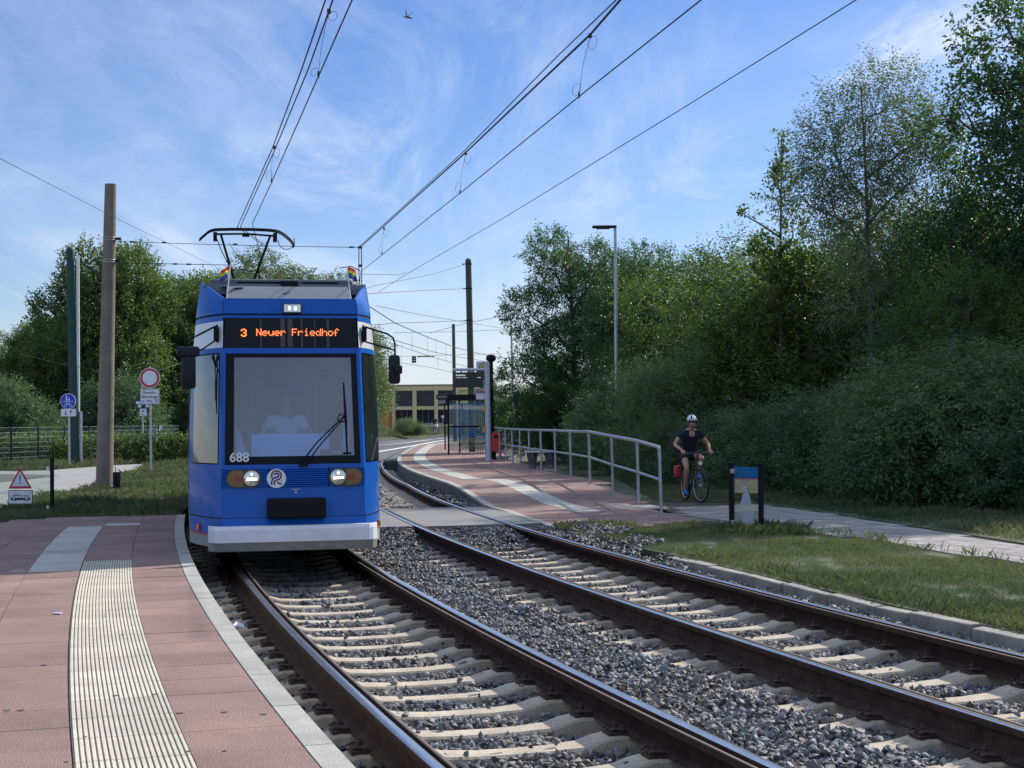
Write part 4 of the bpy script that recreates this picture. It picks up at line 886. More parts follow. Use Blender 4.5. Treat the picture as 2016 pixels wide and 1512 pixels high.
# windscreen
b=MB(); 
def WS(u,z,d=0): return Fp(-1,z,d).lerp(Fp(1,z,d),u)+Vector((0,-.05*4*u*(1-u)*0,0))
grid(b,lambda u,z: WS(u,z,-.012),[.035,.965],[1.205,2.425]); b.build('windscreen',m_glass,TR)
b=MB()
for (u0,u1,z0,z1) in ((.02,.085,1.19,2.43),(.935,.98,1.19,2.43),(.085,.935,2.385,2.43),(.085,.935,1.19,1.275)): grid(b,lambda u,z: WS(u,z,-.009),[u0,u1],[z0,z1])
b.build('windscreen_border',m_black,TR)
# destination display
b=MB(); grid(b,lambda u,z: Fp(-1,z,.003).lerp(Fp(1,z,.003),u),[.012,.988],[2.495,2.835]); dsp=b.build('destination_display',m_blackg,TR)
GLY={'3':['01110','10001','00001','00110','00001','10001','01110'],'N':['10001','11001','11001','10101','10011','10011','10001'],'e':['00000','00000','01110','10001','11111','10000','01110'],'u':['00000','00000','10001','10001','10001','10011','01101'],'r':['00000','00000','10110','11001','10000','10000','10000'],'F':['11111','10000','10000','11110','10000','10000','10000'],'i':['00100','00000','01100','00100','00100','00100','01110'],'d':['00001','00001','01101','10011','10001','10011','01101'],'h':['10000','10000','10110','11001','10001','10001','10001'],'o':['00000','00000','01110','10001','10001','10001','01110'],'f':['00110','01001','01000','11100','01000','01000','01000'],' ':['00000']*7}
m_led=mat('led_amber',(.9,.25,.03),var=0,emit=(1,.20,.06),es=1.35); m_led2=mat('led_line_number',(.9,.25,.03),var=0,emit=(1,.20,.03),es=1.6)
def dots(txt,x0,zc,p,m_,name,adv=6.9,bold=1):
    b_=MB(); x=x0
    for ch in txt:
        for r_,row in enumerate(GLY[ch]):
            for c_,v in enumerate(row):
                if v=='1':
                    z=zc+(3-r_)*p; xx=x+c_*p; y=of(z)-.006; w=p*.44*bold; b_.add([(xx-w,y,z-w),(xx+w,y,z-w),(xx+w,y,z+w),(xx-w,y,z+w)],[(0,1,2,3)])
        x+=adv*p if ch!=' ' else 5*p
    return b_.build(name,m_,dsp)
dots('3',-.535,2.665,.0125,m_led2,'line_number',bold=1.25)
dots('Neuer Friedhof',-.365,2.672,.0118,m_led,'destination_text',adv=5.75)
b=MB()
mats_=[mat('reflection_brown',(.035,.018,.014),rough=.3,var=.4,vs=12),mat('reflection_grey',(.03,.028,.032),rough=.3,var=.5,vs=14)]  # brownish and grey reflections painted as upright bands on the display
for (x,w,c_) in ((-.33,.02,0),(-.10,.05,1),(-.02,.055,0),(.13,.02,1),(.28,.012,0),(.42,.03,1)): b=MB(); b.add([(x,of(2.5)-.0045,2.505),(x+w,of(2.5)-.0045,2.505),(x+w,of(2.83)-.0045,2.825),(x,of(2.83)-.0045,2.825)],[(0,1,2,3)]); b.build('display_reflection',mats_[c_],dsp)

textmesh('688',.145,'fleet_number',m_signw,TR,TM(-.575,of(1.27)-.03,1.265),bold=.0025)
# top marker lamp
e=bpy.data.objects.new('top_lamp',None); COL.objects.link(e); e.parent=TR; e.location=(.035,of(2.94)-.02,2.945)
b=MB(); b.bev((0,0,0),(.215,.05,.115),.012); b.build('lamp_housing',m_smoke,e)
b=MB(); b.box((0,-.028,0),(.185,.006,.085)); b.build('lamp_glass',m_lampr,e)
b=MB(); b.lathe([(.014,-.036),(.01,-.038)],(-.03,0,-.005),10,axis='Y'); b.lathe([(.014,-.036),(.01,-.038)],(.035,0,-.008),10,axis='Y'); b.box((-.03,-.034,.004),(.02,.004,.03)); b.box((.037,-.034,-.002),(.018,.004,.03)); b.build('bulb',m_on,e)
# corner windows and side windows
for s in(-1,1):
    b=MB(); us=[.075,.3,.55,.785]; grid(b,lambda u,z: Cp(s,z,u,.004),us,[1.205,1.6,2.0,2.425]); b.build('corner_window',m_sideg,TR,smooth=True)
    b=MB(); grid(b,lambda u,z: Cp(s,z,u,-.004),[.06,.80],[1.19,2.44]); b.build('window_seal',m_black,TR)
for s in(-1,1):
    for y0,y1 in((1.35,2.6),(4.1,5.7),(5.9,7.5),(10.6,12.2),(12.4,14),(15.6,17.2)):
        b=MB(); p=[Sp(s,1.22,y0),Sp(s,1.22,y1),Sp(s,2.4,y1),Sp(s,2.4,y0)]; b.add([q+Vector((s*.006,0,0)) for q in p],[(0,1,2,3)]); b.build('side_window',m_sideg,TR)
    for y0 in(2.75,8.0,14.15):
        e=bpy.data.objects.new('door',None); COL.objects.link(e); e.parent=TR
        for k in(0,1):
            a=y0+k*.64; b=MB(); b.add([q+Vector((s*.012,0,0)) for q in (Sp(s,.5,a),Sp(s,.5,a+.62),Sp(s,2.42,a+.62),Sp(s,2.42,a))],[(0,1,2,3)]); b.build('door_leaf',m_blue,e)
            b=MB(); b.add([q+Vector((s*.016,0,0)) for q in (Sp(s,.85,a+.07),Sp(s,.85,a+.55),Sp(s,2.3,a+.55),Sp(s,2.3,a+.07))],[(0,1,2,3)]); b.build('door_window',m_sideg,e)
# bellows, roofs, bogies
b=MB()
for i in range(8):
    y=9.6+i*.0875+.04; w=1.0 if i%2 else .94; b.box((0,y,1.85),(2*w,.05,2.6))
b.build('bellows',m_black,TR)
b=MB()
b.add([(-.70,.46,3.045),(.74,.46,3.045),(.72,.80,3.235),(-.68,.80,3.235),(-.92,1.5,3.25),(.92,1.5,3.25)],[(0,1,2,3),(3,2,5,4)]); b.box((0,5.2,3.22),(1.88,8.4,.12)); b.box((0,13.9,3.22),(1.88,7.2,.12))
b.bev((-.02,2.2,3.29),(1.66,2.2,.12),.03,mi=1); b.bev((0,6.2,3.30),(1.5,3.4,.24),.05,mi=1); b.box((.05,1.04,3.285),(.2,.12,.07),mi=2); b.box((-.30,1.08,3.31),(.5,.03,.012),mi=2); b.box((.42,1.08,3.31),(.42,.03,.012),mi=2)
b.build('roof',[m_grey,mat('roof_box_grey',(.07,.085,.10),rough=.6,var=.15),m_black],TR)
b=MB(); b.tube([(.03,.62,3.16),(-.03,.62,3.135),(-.06,.62,3.135)],.006,5); b.tube([(-.68,.62,3.12),(-.6,.7,3.2),(-.5,.75,3.21)],.012,5); b.build('roof_handle',m_dark,TR)
for y in(2.9,7.6,12.2,15.8):
    e=bpy.data.objects.new('bogie',None); COL.objects.link(e); e.parent=TR; e.location=(0,y,0)
    b=MB(); b.bev((0,0,.33),(1.9,1.9,.2),.03); b.build('bogie_frame',m_dark,e)
    for s in(-1,1):
        for q in(-.85,.85):
            b=MB(); b.lathe([(.1,-.02),(.29,-.03),(.30,.02),(.31,.03),(.31,.045),(.1,.05)],(s*.75-.02,q,.29),24,axis='X'); b.build('wheel',m_dark,e,smooth=True)
# cab interior
b=MB(); b.add([(-.74,.10,1.0),(.78,.10,1.0),(1.0,1.9,1.0),(-1.0,1.9,1.0)],[(0,1,2,3)],2); 
b.box((0,2.0,1.75),(2.1,.04,1.5),mi=0); b.add([(-.70,.42,2.46),(.72,.42,2.46),(.98,2,2.46),(-.98,2,2.46)],[(0,1,2,3)],0)
for (x,z,w,h) in((-.55,1.95,.34,.62),(-.10,1.95,.42,.62),(.62,1.9,.34,.7)): b.box((x,1.975,z),(w+.05,.02,h+.05),mi=1); b.box((x,1.96,z),(w,.02,h),mi=2)
b.build('cab_lining',[m_cab,m_cabl,m_dark],TR)
b=MB(); b.prism([(-.70,.22),(.74,.22),(.9,.95),(-.86,.95)],1.10,1.235); b.prism([(-.42,.55),(.46,.55),(.52,.98),(-.48,.98)],1.235,1.52,mi=1); b.box((.5,.42,1.29),(.3,.12,.1),mi=0); b.build('dashboard',[m_black,mat('desk_blue',(.38,.60,.95),rough=.45,var=.08)],TR)
b=MB(); b.bev((.02,1.62,1.5),(.5,.14,.75),.05); b.bev((.02,1.42,1.12),(.5,.5,.12),.04); b.build('driver_seat',m_dark,TR,smooth=True)
b=MB(); b.prism([(-.42,1.275),(-.50,1.34),(-.56,1.55),(-.585,1.60),(-.60,1.60),(-.60,1.275)],.30,.34,plane='XZ'); b.box((.64,.40,1.48),(.07,.07,.3)); b.box((.55,.36,1.31),(.13,.02,.02)); b.build('cab_fitting',m_cabl,TR)
# wiper: two arms, vertical blade
b=MB(); y1=of(1.25)-.05
def wsd(x,z,d=.03): return (x,of(z)-d,z)
for dx,dz in((0,0),(.03,-.035)): b.tube([wsd(.10+dx*2.2,1.19),wsd(.28+dx,1.42+dz),wsd(.60+dx*.2,1.725+dz*.4)],[.010,.008,.006],6)
b.box(wsd(.13,1.185,.03),(.10,.05,.05)); wa=b.build('wiper_arm',m_black,TR)
b=MB(); b.tube([wsd(.625,1.285,.02),wsd(.615,1.72,.024),wsd(.60,2.10,.02)],[.007,.012,.006],6); b.box(wsd(.625,1.30,.022),(.09,.012,.014)); b.torus(wsd(.57,1.70,.03),.045,.004,16,5,axis='Y'); o=b.build('wiper_blade',m_black,wa)
# mirrors
for s in(-1,1):
    e=bpy.data.objects.new('mirror',None); COL.objects.link(e); e.parent=TR
    hx=Cp(s,2.66,.10 if s<0 else .12,.03)
    b=MB(); b.bev(hx,(.055,.06,.17),.012); b.tube([hx+Vector((s*-.01,0,-.1)),hx+Vector((s*-.01,0,.1))],.012,6); b.build('mirror_hinge',m_black,e)
    if s<0: P1=[hx+Vector((-.01,0,.08)),(-1.06,.02,2.60),(-1.145,0,2.555),(-1.165,0,2.49),(-1.175,0,2.14)]; P2=[hx+Vector((-.01,0,-.08)),(-.98,.02,2.46),(-1.165,0,2.45)]
    else: P1=[hx+Vector((.01,0,.08)),(1.09,.1,2.645),(1.155,.1,2.60),(1.175,.1,2.54),(1.18,.1,2.30)]; P2=[hx+Vector((.01,0,-.09)),(1.17,.1,2.46)]
    b=MB(); b.tube(P1,.012,6); b.tube(P2,.010,6); b.build('mirror_arm',m_black,e)
    b=MB()
    if s<0: b.bev((-1.12,-.01,2.21),(.155,.10,.355),.03); b.bev((-1.125,.0,2.44),(.25,.09,.115),.03)
    else: b.bev((1.165,.08,2.24),(.13,.10,.33),.035); b.bev((1.20,.02,2.235),(.09,.08,.10),.02)
    b.build('mirror_housing',m_dark,e,smooth=True)
b=MB(); hx=Cp(-1,2.44,.16,.03); b.tube([hx,hx+Vector((.0,-.01,-.05)),hx+Vector((.02,-.01,-.12)),Cp(-1,2.2,.10,.03),Cp(-1,1.9,.08,.035)],[.006,.018,.010,.005,.004],6); b.tube([Cp(-1,2.33,.05,.03),Cp(-1,2.1,.05,.04),Cp(-1,1.75,.06,.03)],[.006,.012,.006],6); b.build('corner_wiper',m_black,TR)
# rainbow flags
cols=[(.45,.01,.03),(.75,.16,.01),(.80,.60,.02),(.03,.28,.06),(.02,.08,.45),(.16,.02,.30)]; fm=[mat('flag_%d'%i,c_,rough=.8,var=.05,vs=9) for i,c_ in enumerate(cols)]
for i,m_ in enumerate(fm): m_.name=['flag_red','flag_orange','flag_yellow','flag_green','flag_blue','flag_violet'][i]
for s in(-1,1):
    e=bpy.data.objects.new('rainbow_flag',None); COL.objects.link(e); e.parent=TR; bx=(-.69 if s<0 else .72)
    tpx=bx+(.045 if s<0 else -.035)
    b=MB(); b.tube([(bx,.5,3.06),(tpx,.55,3.46)],.007,6); b.build('flag_stick',m_signw,e)
    b=MB(); nu=8
    def fl(u,v): return Vector((tpx+(-1 if s<0 else 1)*(u*.105)-(tpx-bx)*v*.4,.55+.03*math.sin(u*7+v*3),3.45-v*.14-u*(.055 if s<0 else .03)+.008*math.sin(u*6)))
    for st in range(6):
        for i in range(nu):
            b.add([fl(i/nu,st/6),fl((i+1)/nu,st/6),fl((i+1)/nu,(st+1)/6),fl(i/nu,(st+1)/6)],[(0,1,2,3)],st)
    b.build('flag_cloth',fm,e)
# pantograph
pe=bpy.data.objects.new('pantograph',None); COL.objects.link(pe); pe.parent=TR; PY=12.75
b=MB()
for dy in(-.12,.12):
    hl=catmull([(-.88,0,5.17),(-.80,0,5.245),(-.64,0,5.36),(-.35,0,5.385),(0,0,5.39),(.35,0,5.385),(.62,0,5.355),(.80,0,5.24),(.90,0,5.13),(.92,0,5.06)],5); b.tube([(p.x,PY+dy,p.z) for p in hl],.016,6)
b.tube([(-.60,PY,5.29),(0,PY,5.305),(.58,PY,5.27)],.02,6)
for x in(-.58,.56): b.box((x,PY,5.24),(.07,.22,.16)); 
b.box((-.0,PY,5.275),(.13,.1,.05)); b.build('collector_head',m_black,pe)
b=MB()
for s in(-1,1): b.tube([(s*.47,PY,5.28),(s*.30,PY+.6,4.80),(s*.07,PY+1.35,4.15)],[.022,.026,.030],7)
b.tube([(-.55,PY,5.2),(-.45,PY+.2,4.98),(-.23,PY+.75,4.62)],.010,5)
for s in(-1,1): b.tube([(s*.32,PY+.1,5.14),(-s*.18,PY+1.0,4.55)],.006,5)
b.tube([(-.30,PY+.75,4.64),(-.18,PY+.72,4.68),(0,PY+.75,4.69),(.10,PY+.8,4.655),(.22,PY+.75,4.67)],.012,6); b.build('upper_frame',m_black,pe)
b=MB()
for s in(-1,1): b.tube([(s*.07,PY+1.35,4.15),(s*.14,PY-.1,3.42)],.035,7)
b.box((0,PY,3.34),(1.2,1.4,.08)); b.build('lower_frame',m_dark,pe)
b=MB(); b.torus((.78,PY,5.17),.155,.008,20,5,axis='Y',a0=PI*.95,a1=2.15*PI); b.build('ground_cable',m_black,pe)
# ------------------------------------------------------------------ people
m_skin=mat('skin',(.42,.22,.15),rough=.6,var=.08,vs=12); m_shirt=mat('navy_shirt',(.006,.010,.028),rough=.9,var=.15,vs=14,bump=.4,bs=25); m_short=mat('dark_shorts',(.008,.010,.02),rough=.9,var=.15); m_wshirt=mat('white_shirt',(.82,.86,.92),rough=.8,var=.06,vs=9,bump=.4,bs=18)
def skin(name,J,E_,m_,parent,sub=2,rootj=None):
    names=list(J); me=bpy.data.meshes.new(name); me.from_pydata([J[n][:3] for n in names],[(names.index(a),names.index(b_)) for a,b_ in E_],[])
    me.materials.append(m_); o=bpy.data.objects.new(name,me); COL.objects.link(o); o.parent=parent
    sm=o.modifiers.new('skin','SKIN'); sm.use_smooth_shade=True
    lay=me.skin_vertices[0] if len(me.skin_vertices) else None
    for i,n in enumerate(names):
        r_=J[n][3]; rr=r_ if hasattr(r_,'__len__') else (r_,r_); lay.data[i].radius=rr; lay.data[i].use_root=(n==(rootj or names[0]))
    ss=o.modifiers.new('sub','SUBSURF'); ss.levels=sub; ss.render_levels=sub
    dg=bpy.context.evaluated_depsgraph_get(); m2=bpy.data.meshes.new_from_object(o.evaluated_get(dg)); m2.name=name
    o.modifiers.clear(); o.data=m2; m2.polygons.foreach_set('use_smooth',[True]*len(m2.polygons)); return o
def ensure_skin_layer():
    pass
def skin_obj(name,J,E_,m_,parent,sub=2,rootj=None):
    # a Skin modifier needs its vertex layer: create it through bmesh
    names=list(J); bm=bmesh.new(); lay=bm.verts.layers.skin.verify(); vs=[]
    for n in names:
        v=bm.verts.new(J[n][:3]); r_=J[n][3]; v[lay].radius=r_ if hasattr(r_,'__len__') else (r_,r_); v[lay].use_root=(n==(rootj or names[0])); vs.append(v)
    for a,b_ in E_: bm.edges.new((vs[names.index(a)],vs[names.index(b_)]))
    me=bpy.data.meshes.new(name); bm.to_mesh(me); bm.free(); me.materials.append(m_)
    o=bpy.data.objects.new(name,me); COL.objects.link(o); o.parent=parent
    sm=o.modifiers.new('skin','SKIN'); sm.use_smooth_shade=True; ss=o.modifiers.new('sub','SUBSURF'); ss.levels=sub; ss.render_levels=sub
    dg=bpy.context.evaluated_depsgraph_get(); m2=bpy.data.meshes.new_from_object(o.evaluated_get(dg)); m2.name=name
    o.modifiers.clear(); o.data=m2; m2.polygons.foreach_set('use_smooth',[True]*len(m2.polygons))
    if not m2.materials: m2.materials.append(m_)
    return o
def fingers(J,E_,pre,wrist,dirv,side,curl,n=5):
    # palm + four fingers + thumb as chains rooted in the palm ; dirv forward, side sideways, curl downwards
    w=Vector(J[wrist][:3]); d=Vector(dirv).normalized(); s=Vector(side).normalized(); c_=Vector(curl).normalized()
    pm=w+d*.055; J[pre+'palm']=(*pm,(.030,.018)); E_.append((wrist,pre+'palm'))
    for k,(off,ln) in enumerate(((-.030,.75),(-.010,.9),(.011,1.0),(.031,.9))):
        a=pm+s*off+d*.035; b_=a+d*.030*ln+c_*.008; c2=b_+c_*.030*ln+d*.006; d2=c2+c_*.018*ln-d*.016
        for q,(p,r_) in enumerate(((a,.0095),(b_,.009),(c2,.0085),(d2,.008))): J[f'{pre}f{k}{q}']=(*p,r_)
        E_.append((pre+'palm',f'{pre}f{k}0')); E_+= [(f'{pre}f{k}{q}',f'{pre}f{k}{q+1}') for q in range(3)]
    a=pm+s*.035-d*.02; b_=a+s*.022+d*.02+c_*.012; c2=b_+d*.022+c_*.018-s*.006
    for q,(p,r_) in enumerate(((a,.012),(b_,.010),(c2,.009))): J[f'{pre}t{q}']=(*p,r_)
    E_.append((pre+'palm',pre+'t0')); E_+=[(f'{pre}t{q}',f'{pre}t{q+1}') for q in range(2)]
# cyclist: local frame, rides towards -Y, ground at z 0
cyp=G(1374,990,-.045); CY_ROT=R(10)
bk=root('bicycle',(cyp.x-.05,cyp.y+.45,-.045),CY_ROT,'black trekking bicycle ridden on the footpath, with a red pannier on its rack','bicycle')
m_tyre=mat('tyre',(.012,.012,.013),rough=.8,var=.2,vs=30); m_frame=mat('bike_frame',(.01,.011,.014),rough=.3,var=.1,coat=.5)
WR=.345; FY,RYY=-.55,.52
def wheel(name,y,parent,steer=0):
    e=bpy.data.objects.new(name,None); COL.objects.link(e); e.parent=parent; e.location=(0,y,WR); e.rotation_euler=(0,0,steer)
    b=MB(); b.torus((0,0,0),WR-.022,.022,40,8,axis='X'); b.build('tyre',m_tyre,e,smooth=True)
    b=MB(); b.torus((0,0,0),WR-.05,.009,40,6,axis='X')
    for i in range(24):
        a=2*PI*i/24; b.tube([((-1)**i*.03,0.02*math.cos(a),.02*math.sin(a)),(0,(WR-.055)*math.cos(a+.08),(WR-.055)*math.sin(a+.08))],.0014,3,cap=False)
    b.lathe([(.018,-.04),(.025,-.03),(.025,.03),(.018,.04)],(0,0,0),10,axis='X'); b.build('rim',m_galv,e,smooth=True)
    return e
fwh=wheel('front_wheel',FY,bk,R(12)); wheel('rear_wheel',RYY,bk)
b=MB(); BB=Vector((0,.08,.30)); ST=Vector((0,.26,.80)); HD=Vector((0,-.36,.86)); HL=Vector((0,-.385,.70))
b.tube([BB,ST],.017,8); b.tube([ST-Vector((0,.02,.05)),HD],.016,8); b.tube([BB,HL],.024,8); b.tube([HL-Vector((0,0.005,.04)),HD+Vector((0,.01,.05))],.02,8)
for s in(-1,1): b.tube([BB,(s*.06,RYY,WR)],.010,6); b.tube([ST,(s*.06,RYY,WR)],.009,6); b.tube([HL-Vector((0,0,.03)),(s*.055,-.42,.62),(s*.055,FY,WR)],.015,7)
b.tube([ST,ST+Vector((0,.03,.12))],.013,7); b.bev((0,.02,.36),(.09,.24,.16),.03)
b.build('frame',m_frame,bk,smooth=True)
b=MB(); b.tube([HD,HD+Vector((0,-.02,.10)),HD+Vector((0,-.06,.14))],.015,7); hb=HD+Vector((0,-.06,.14)); b.tube([hb+Vector((-.31,.10,-.005)),hb+Vector((-.2,.03,0)),hb,hb+Vector((.2,.03,0)),hb+Vector((.31,.10,-.005))],.012,8)
for s in(-1,1): b.tube([hb+Vector((s*.19,.035,0)),hb+Vector((s*.31,.10,-.005))],.017,8); b.tube([hb+Vector((s*.17,.02,-.01)),hb+Vector((s*.27,-.005,-.03))],.006,5)
b.bev(hb+Vector((.02,-.01,.03)),(.07,.04,.06),.01); b.build('handlebar',m_frame,bk,smooth=True)
b=MB(); b.lathe([(.03,-.03),(.042,-.05),(.04,-.06)],(0,-.50,.80),12,axis='Y'); b.build('bike_lamp',m_lampr,bk)
b=MB(); b.bev((0,.31,.93),(.15,.26,.05),.02); b.build('saddle',m_black,bk,smooth=True)
b=MB(); b.tube([(-.06,.35,.72),(-.06,.78,.74),(.06,.78,.74),(.06,.35,.72)],.006,5); b.tube([(-.06,.7,.74),(-.06,RYY,WR)],.006,5); b.tube([(.06,.7,.74),(.06,RYY,WR)],.006,5); b.build('rack',m_dark,bk)
b=MB(); b.bev((-.15,.58,.60),(.12,.26,.26),.045); b.build('pannier',mat('pannier_red',(.36,.03,.025),rough=.7,var=.2,vs=8),bk,smooth=True)
b=MB(); b.lathe([(.09,-.006),(.09,.006)],BB+Vector((-.05,0,0)),20,axis='X'); b.tube([BB+Vector((-.06,0,0)),BB+Vector((-.09,.04,-.165))],.010,6); b.tube([BB+Vector((.06,0,0)),BB+Vector((.09,-.04,.165))],.010,6); b.bev(BB+Vector((-.14,.04,-.165)),(.10,.08,.02),.006); b.bev(BB+Vector((.14,-.04,.165)),(.10,.08,.02),.006); b.build('crankset',m_dark,bk)
cy=root('person',bk.location.copy(),CY_ROT,'cyclist in a navy T-shirt and a white and black helmet riding towards the camera','person')
LH=hb+Vector((-.29,.105,.025)); RH=hb+Vector((.29,.105,.025))
J={'pelvis':(0,.30,1.00,(.14,.11)),'waist':(0,.25,1.12,(.135,.10)),'chest':(0,.15,1.30,(.165,.115)),'upch':(0,.08,1.42,(.13,.09)),'neck':(0,.03,1.475,.062),'neck2':(0,.0,1.515,.06),'chin':(0,-.045,1.555,(.062,.066)),'face':(0,-.03,1.615,(.078,.09)),'crown':(0,-.015,1.70,(.072,.085)),'nose':(0,-.135,1.605,.011)}
E_=[('pelvis','waist'),('waist','chest'),('chest','upch'),('upch','neck'),('neck','neck2'),('neck2','chin'),('chin','face'),('face','crown')]
for s,p,H_ in((-1,'l',LH),(1,'r',RH)):
    el=Vector((s*.36,.05,1.17)); J[p+'sh']=(s*.185,.07,1.405,.062); J[p+'up']=(s*.275,.06,1.29,.048); J[p+'el']=(*el,.040); wr=H_+Vector((s*.005,.065,.035)); J[p+'fa']=(*(el.lerp(wr,.45)),.036); J[p+'wr']=(*wr,.024)
    E_+=[('upch',p+'sh'),(p+'sh',p+'up'),(p+'up',p+'el'),(p+'el',p+'fa'),(p+'fa',p+'wr')]
    fingers(J,E_,p,p+'wr',(0,-.9,-.25),(-s,0,0),(0,-.2,-1))
    ft=Vector((s*.125,.10,.16)) if s<0 else Vector((s*.125,.02,.49)); kn=Vector((-.15,-.10,.70)) if s<0 else Vector((.15,-.20,.90))
    J[p+'hip']=(s*.10,.28,.96,.088); hp=Vector(J[p+'hip'][:3]); J[p+'th']=(*hp.lerp(kn,.5),.074); J[p+'kn']=(*kn,.055); an=ft+Vector((0,.03,.08)); J[p+'ca']=(*kn.lerp(an,.33),.054); J[p+'an']=(*an,.034); J[p+'ft']=(ft.x,ft.y-.10,ft.z+.005,.034)
    E_+=[('pelvis',p+'hip'),(p+'hip',p+'th'),(p+'th',p+'kn'),(p+'kn',p+'ca'),(p+'ca',p+'an'),(p+'an',p+'ft')]
E_.append(('face','nose'))
body=skin_obj('body',J,E_,m_skin,cy,2)
def sub(keys,grow,extra=None):
    return {k:(*J[k][:3],tuple(r_+grow for r_ in J[k][3]) if hasattr(J[k][3],'__len__') else J[k][3]+grow) for k in keys}
Jt=sub(['pelvis','waist','chest','upch','neck','lsh','lup','rsh','rup'],.018); Jt['neck']=(0,.045,1.475,.072)
Et=[('pelvis','waist'),('waist','chest'),('chest','upch'),('upch','neck'),('upch','lsh'),('lsh','lup'),('upch','rsh'),('rsh','rup')]
skin_obj('t_shirt',Jt,Et,m_shirt,cy,2)
Js=sub(['pelvis','lhip','lth','rhip','rth'],.02); skin_obj('shorts',Js,[('pelvis','lhip'),('lhip','lth'),('pelvis','rhip'),('rhip','rth')],m_short,cy,2)
m_shoe=mat('blue_shoe',(.02,.10,.38),rough=.7,var=.15)
for p in 'lr':
    f=Vector(J[p+'an'][:3]); t_=Vector(J[p+'ft'][:3]); skin_obj('shoe',{'a':(f.x,f.y+.035,f.z-.045,.042),'b':(f.x,f.y-.05,f.z-.055,.045),'c':(t_.x,t_.y-.06,t_.z-.01,.040),'d':(f.x,f.y,f.z+.01,.043)},[('a','b'),('b','c'),('b','d')],m_shoe,cy,2)
b=MB(); nU,nV=20,8; HC=Vector((0,-.02,1.655)); vs=[];fs=[];mi=[]
for j in range(nV+1):
    ph=PI/2*j/nV*1.02
    for i in range(nU):
        a=2*PI*i/nU; rr=math.cos(ph); z=math.sin(ph)*.125; vs.append(HC+Vector((.110*rr*math.cos(a),.135*rr*math.sin(a)+.006,z)))
for j in range(nV):
    for i in range(nU):
        fs.append((j*nU+i,j*nU+(i+1)%nU,(j+1)*nU+(i+1)%nU,(j+1)*nU+i)); mi.append(1 if (i%4==1 and 1<=j<=5) or (j==0 and i%2==0) else 0)
for f,m_ in zip(fs,mi): b.f.append(f); b.m.append(m_)
b.v=[tuple(v) for v in vs]; b.build('helmet',[m_signw,m_black],cy,smooth=True)
b=MB(); b.tube([(-.09,-.03,1.632),(-.072,-.098,1.632),(0,-.128,1.63),(.072,-.098,1.632),(.09,-.03,1.632)],[.012,.020,.014,.020,.012],8); b.build('sunglasses',m_blackg,cy,smooth=True)
# beard and chin strap read as a darker lower face
b=MB(); b.tube([(-.055,-.075,1.565),(-.03,-.105,1.55),(0,-.118,1.545),(.03,-.105,1.55),(.055,-.075,1.565)],[.018,.022,.024,.022,.018],8); b.build('beard',mat('beard',(.16,.10,.08),rough=.9,var=.3,vs=60),cy,smooth=True)
# tram driver
dr=root('person',TR.location.copy(),R(12),'tram driver in a white shirt seated behind the windscreen of the tram','person'); dr['kind_note']=''
del dr['kind_note']
J={'pelvis':(.02,1.38,1.24,(.15,.12)),'waist':(.02,1.40,1.38,(.14,.11)),'chest':(.02,1.38,1.58,(.17,.12)),'upch':(.02,1.36,1.70,(.13,.09)),'neck':(.02,1.34,1.775,.066),'chin':(.02,1.29,1.84,(.065,.07)),'face':(.02,1.30,1.905,(.08,.095)),'crown':(.02,1.32,1.98,(.076,.09)),'nose':(.02,1.19,1.895,.012)}
E_=[('pelvis','waist'),('waist','chest'),('chest','upch'),('upch','neck'),('neck','chin'),('chin','face'),('face','crown'),('face','nose')]
for s,p in((-1,'l'),(1,'r')):
    J[p+'sh']=(.02+s*.19,1.36,1.68,.062); J[p+'el']=(.02+s*.27,1.20,1.46,.044); J[p+'wr']=(.02+s*.22,.92,1.57,.026); J[p+'hip']=(.02+s*.1,1.34,1.2,.09); J[p+'kn']=(.02+s*.14,.98,1.22,.062); J[p+'an']=(.02+s*.14,1.0,1.06,.04)
    E_+=[('upch',p+'sh'),(p+'sh',p+'el'),(p+'el',p+'wr'),('pelvis',p+'hip'),(p+'hip',p+'kn'),(p+'kn',p+'an')]; fingers(J,E_,p,p+'wr',(0,-.9,-.1),(-s,0,0),(0,-.2,-1))
skin_obj('body',J,E_,m_skin,dr,1)
skin_obj('shirt',sub(['pelvis','waist','chest','upch','lsh','lel','rsh','rel'],.02),[('pelvis','waist'),('waist','chest'),('chest','upch'),('upch','lsh'),('lsh','lel'),('upch','rsh'),('rsh','rel')],m_wshirt,dr,2)
b=MB(); b.lathe([(.092,-.03),(.09,.03),(.066,.075),(.02,.095)],(.02,1.34,1.965),16); b.build('hair',mat('dark_hair',(.02,.015,.012),rough=.9,var=.2),dr,smooth=True)
# ------------------------------------------------------------------ poles
gpl=G(205,952,0); 
def pole(name,base,top,r0,r1,m_,label,cat,n=20,cap=None):
    e=root(name,base,0,label,cat); t=Vector(top)-Vector(base)
    b=MB(); pts=[t*(k/10) for k in range(11)]; b.tube([(p.x,p.y,p.z-.3*(k==0)) for k,p in enumerate(pts)],[r0+(r1-r0)*k/10 for k in range(11)],n); b.build('shaft',m_,e,smooth=True,sharp=50); return e,t
m_cpole=mat('pole_concrete',(.155,.135,.11),rough=.95,var=.22,vs=2.5,bump=.5,bs=70,fine=.2)
m_gpole=mat('pole_green',(.022,.055,.050),rough=.6,var=.12,vs=2,spec=.2); m_bpole=mat('pole_olive',(.035,.045,.028),rough=.6,var=.15,vs=2); m_brown=mat('pole_brown',(.07,.05,.05),rough=.7,var=.15)
e,t=pole('catenary_pole',(-10.62,40,-.05),(-10.42,40,7.93),.225,.147,m_cpole,'tall brown concrete catenary pole on the shaded grass left of the tram','pole')
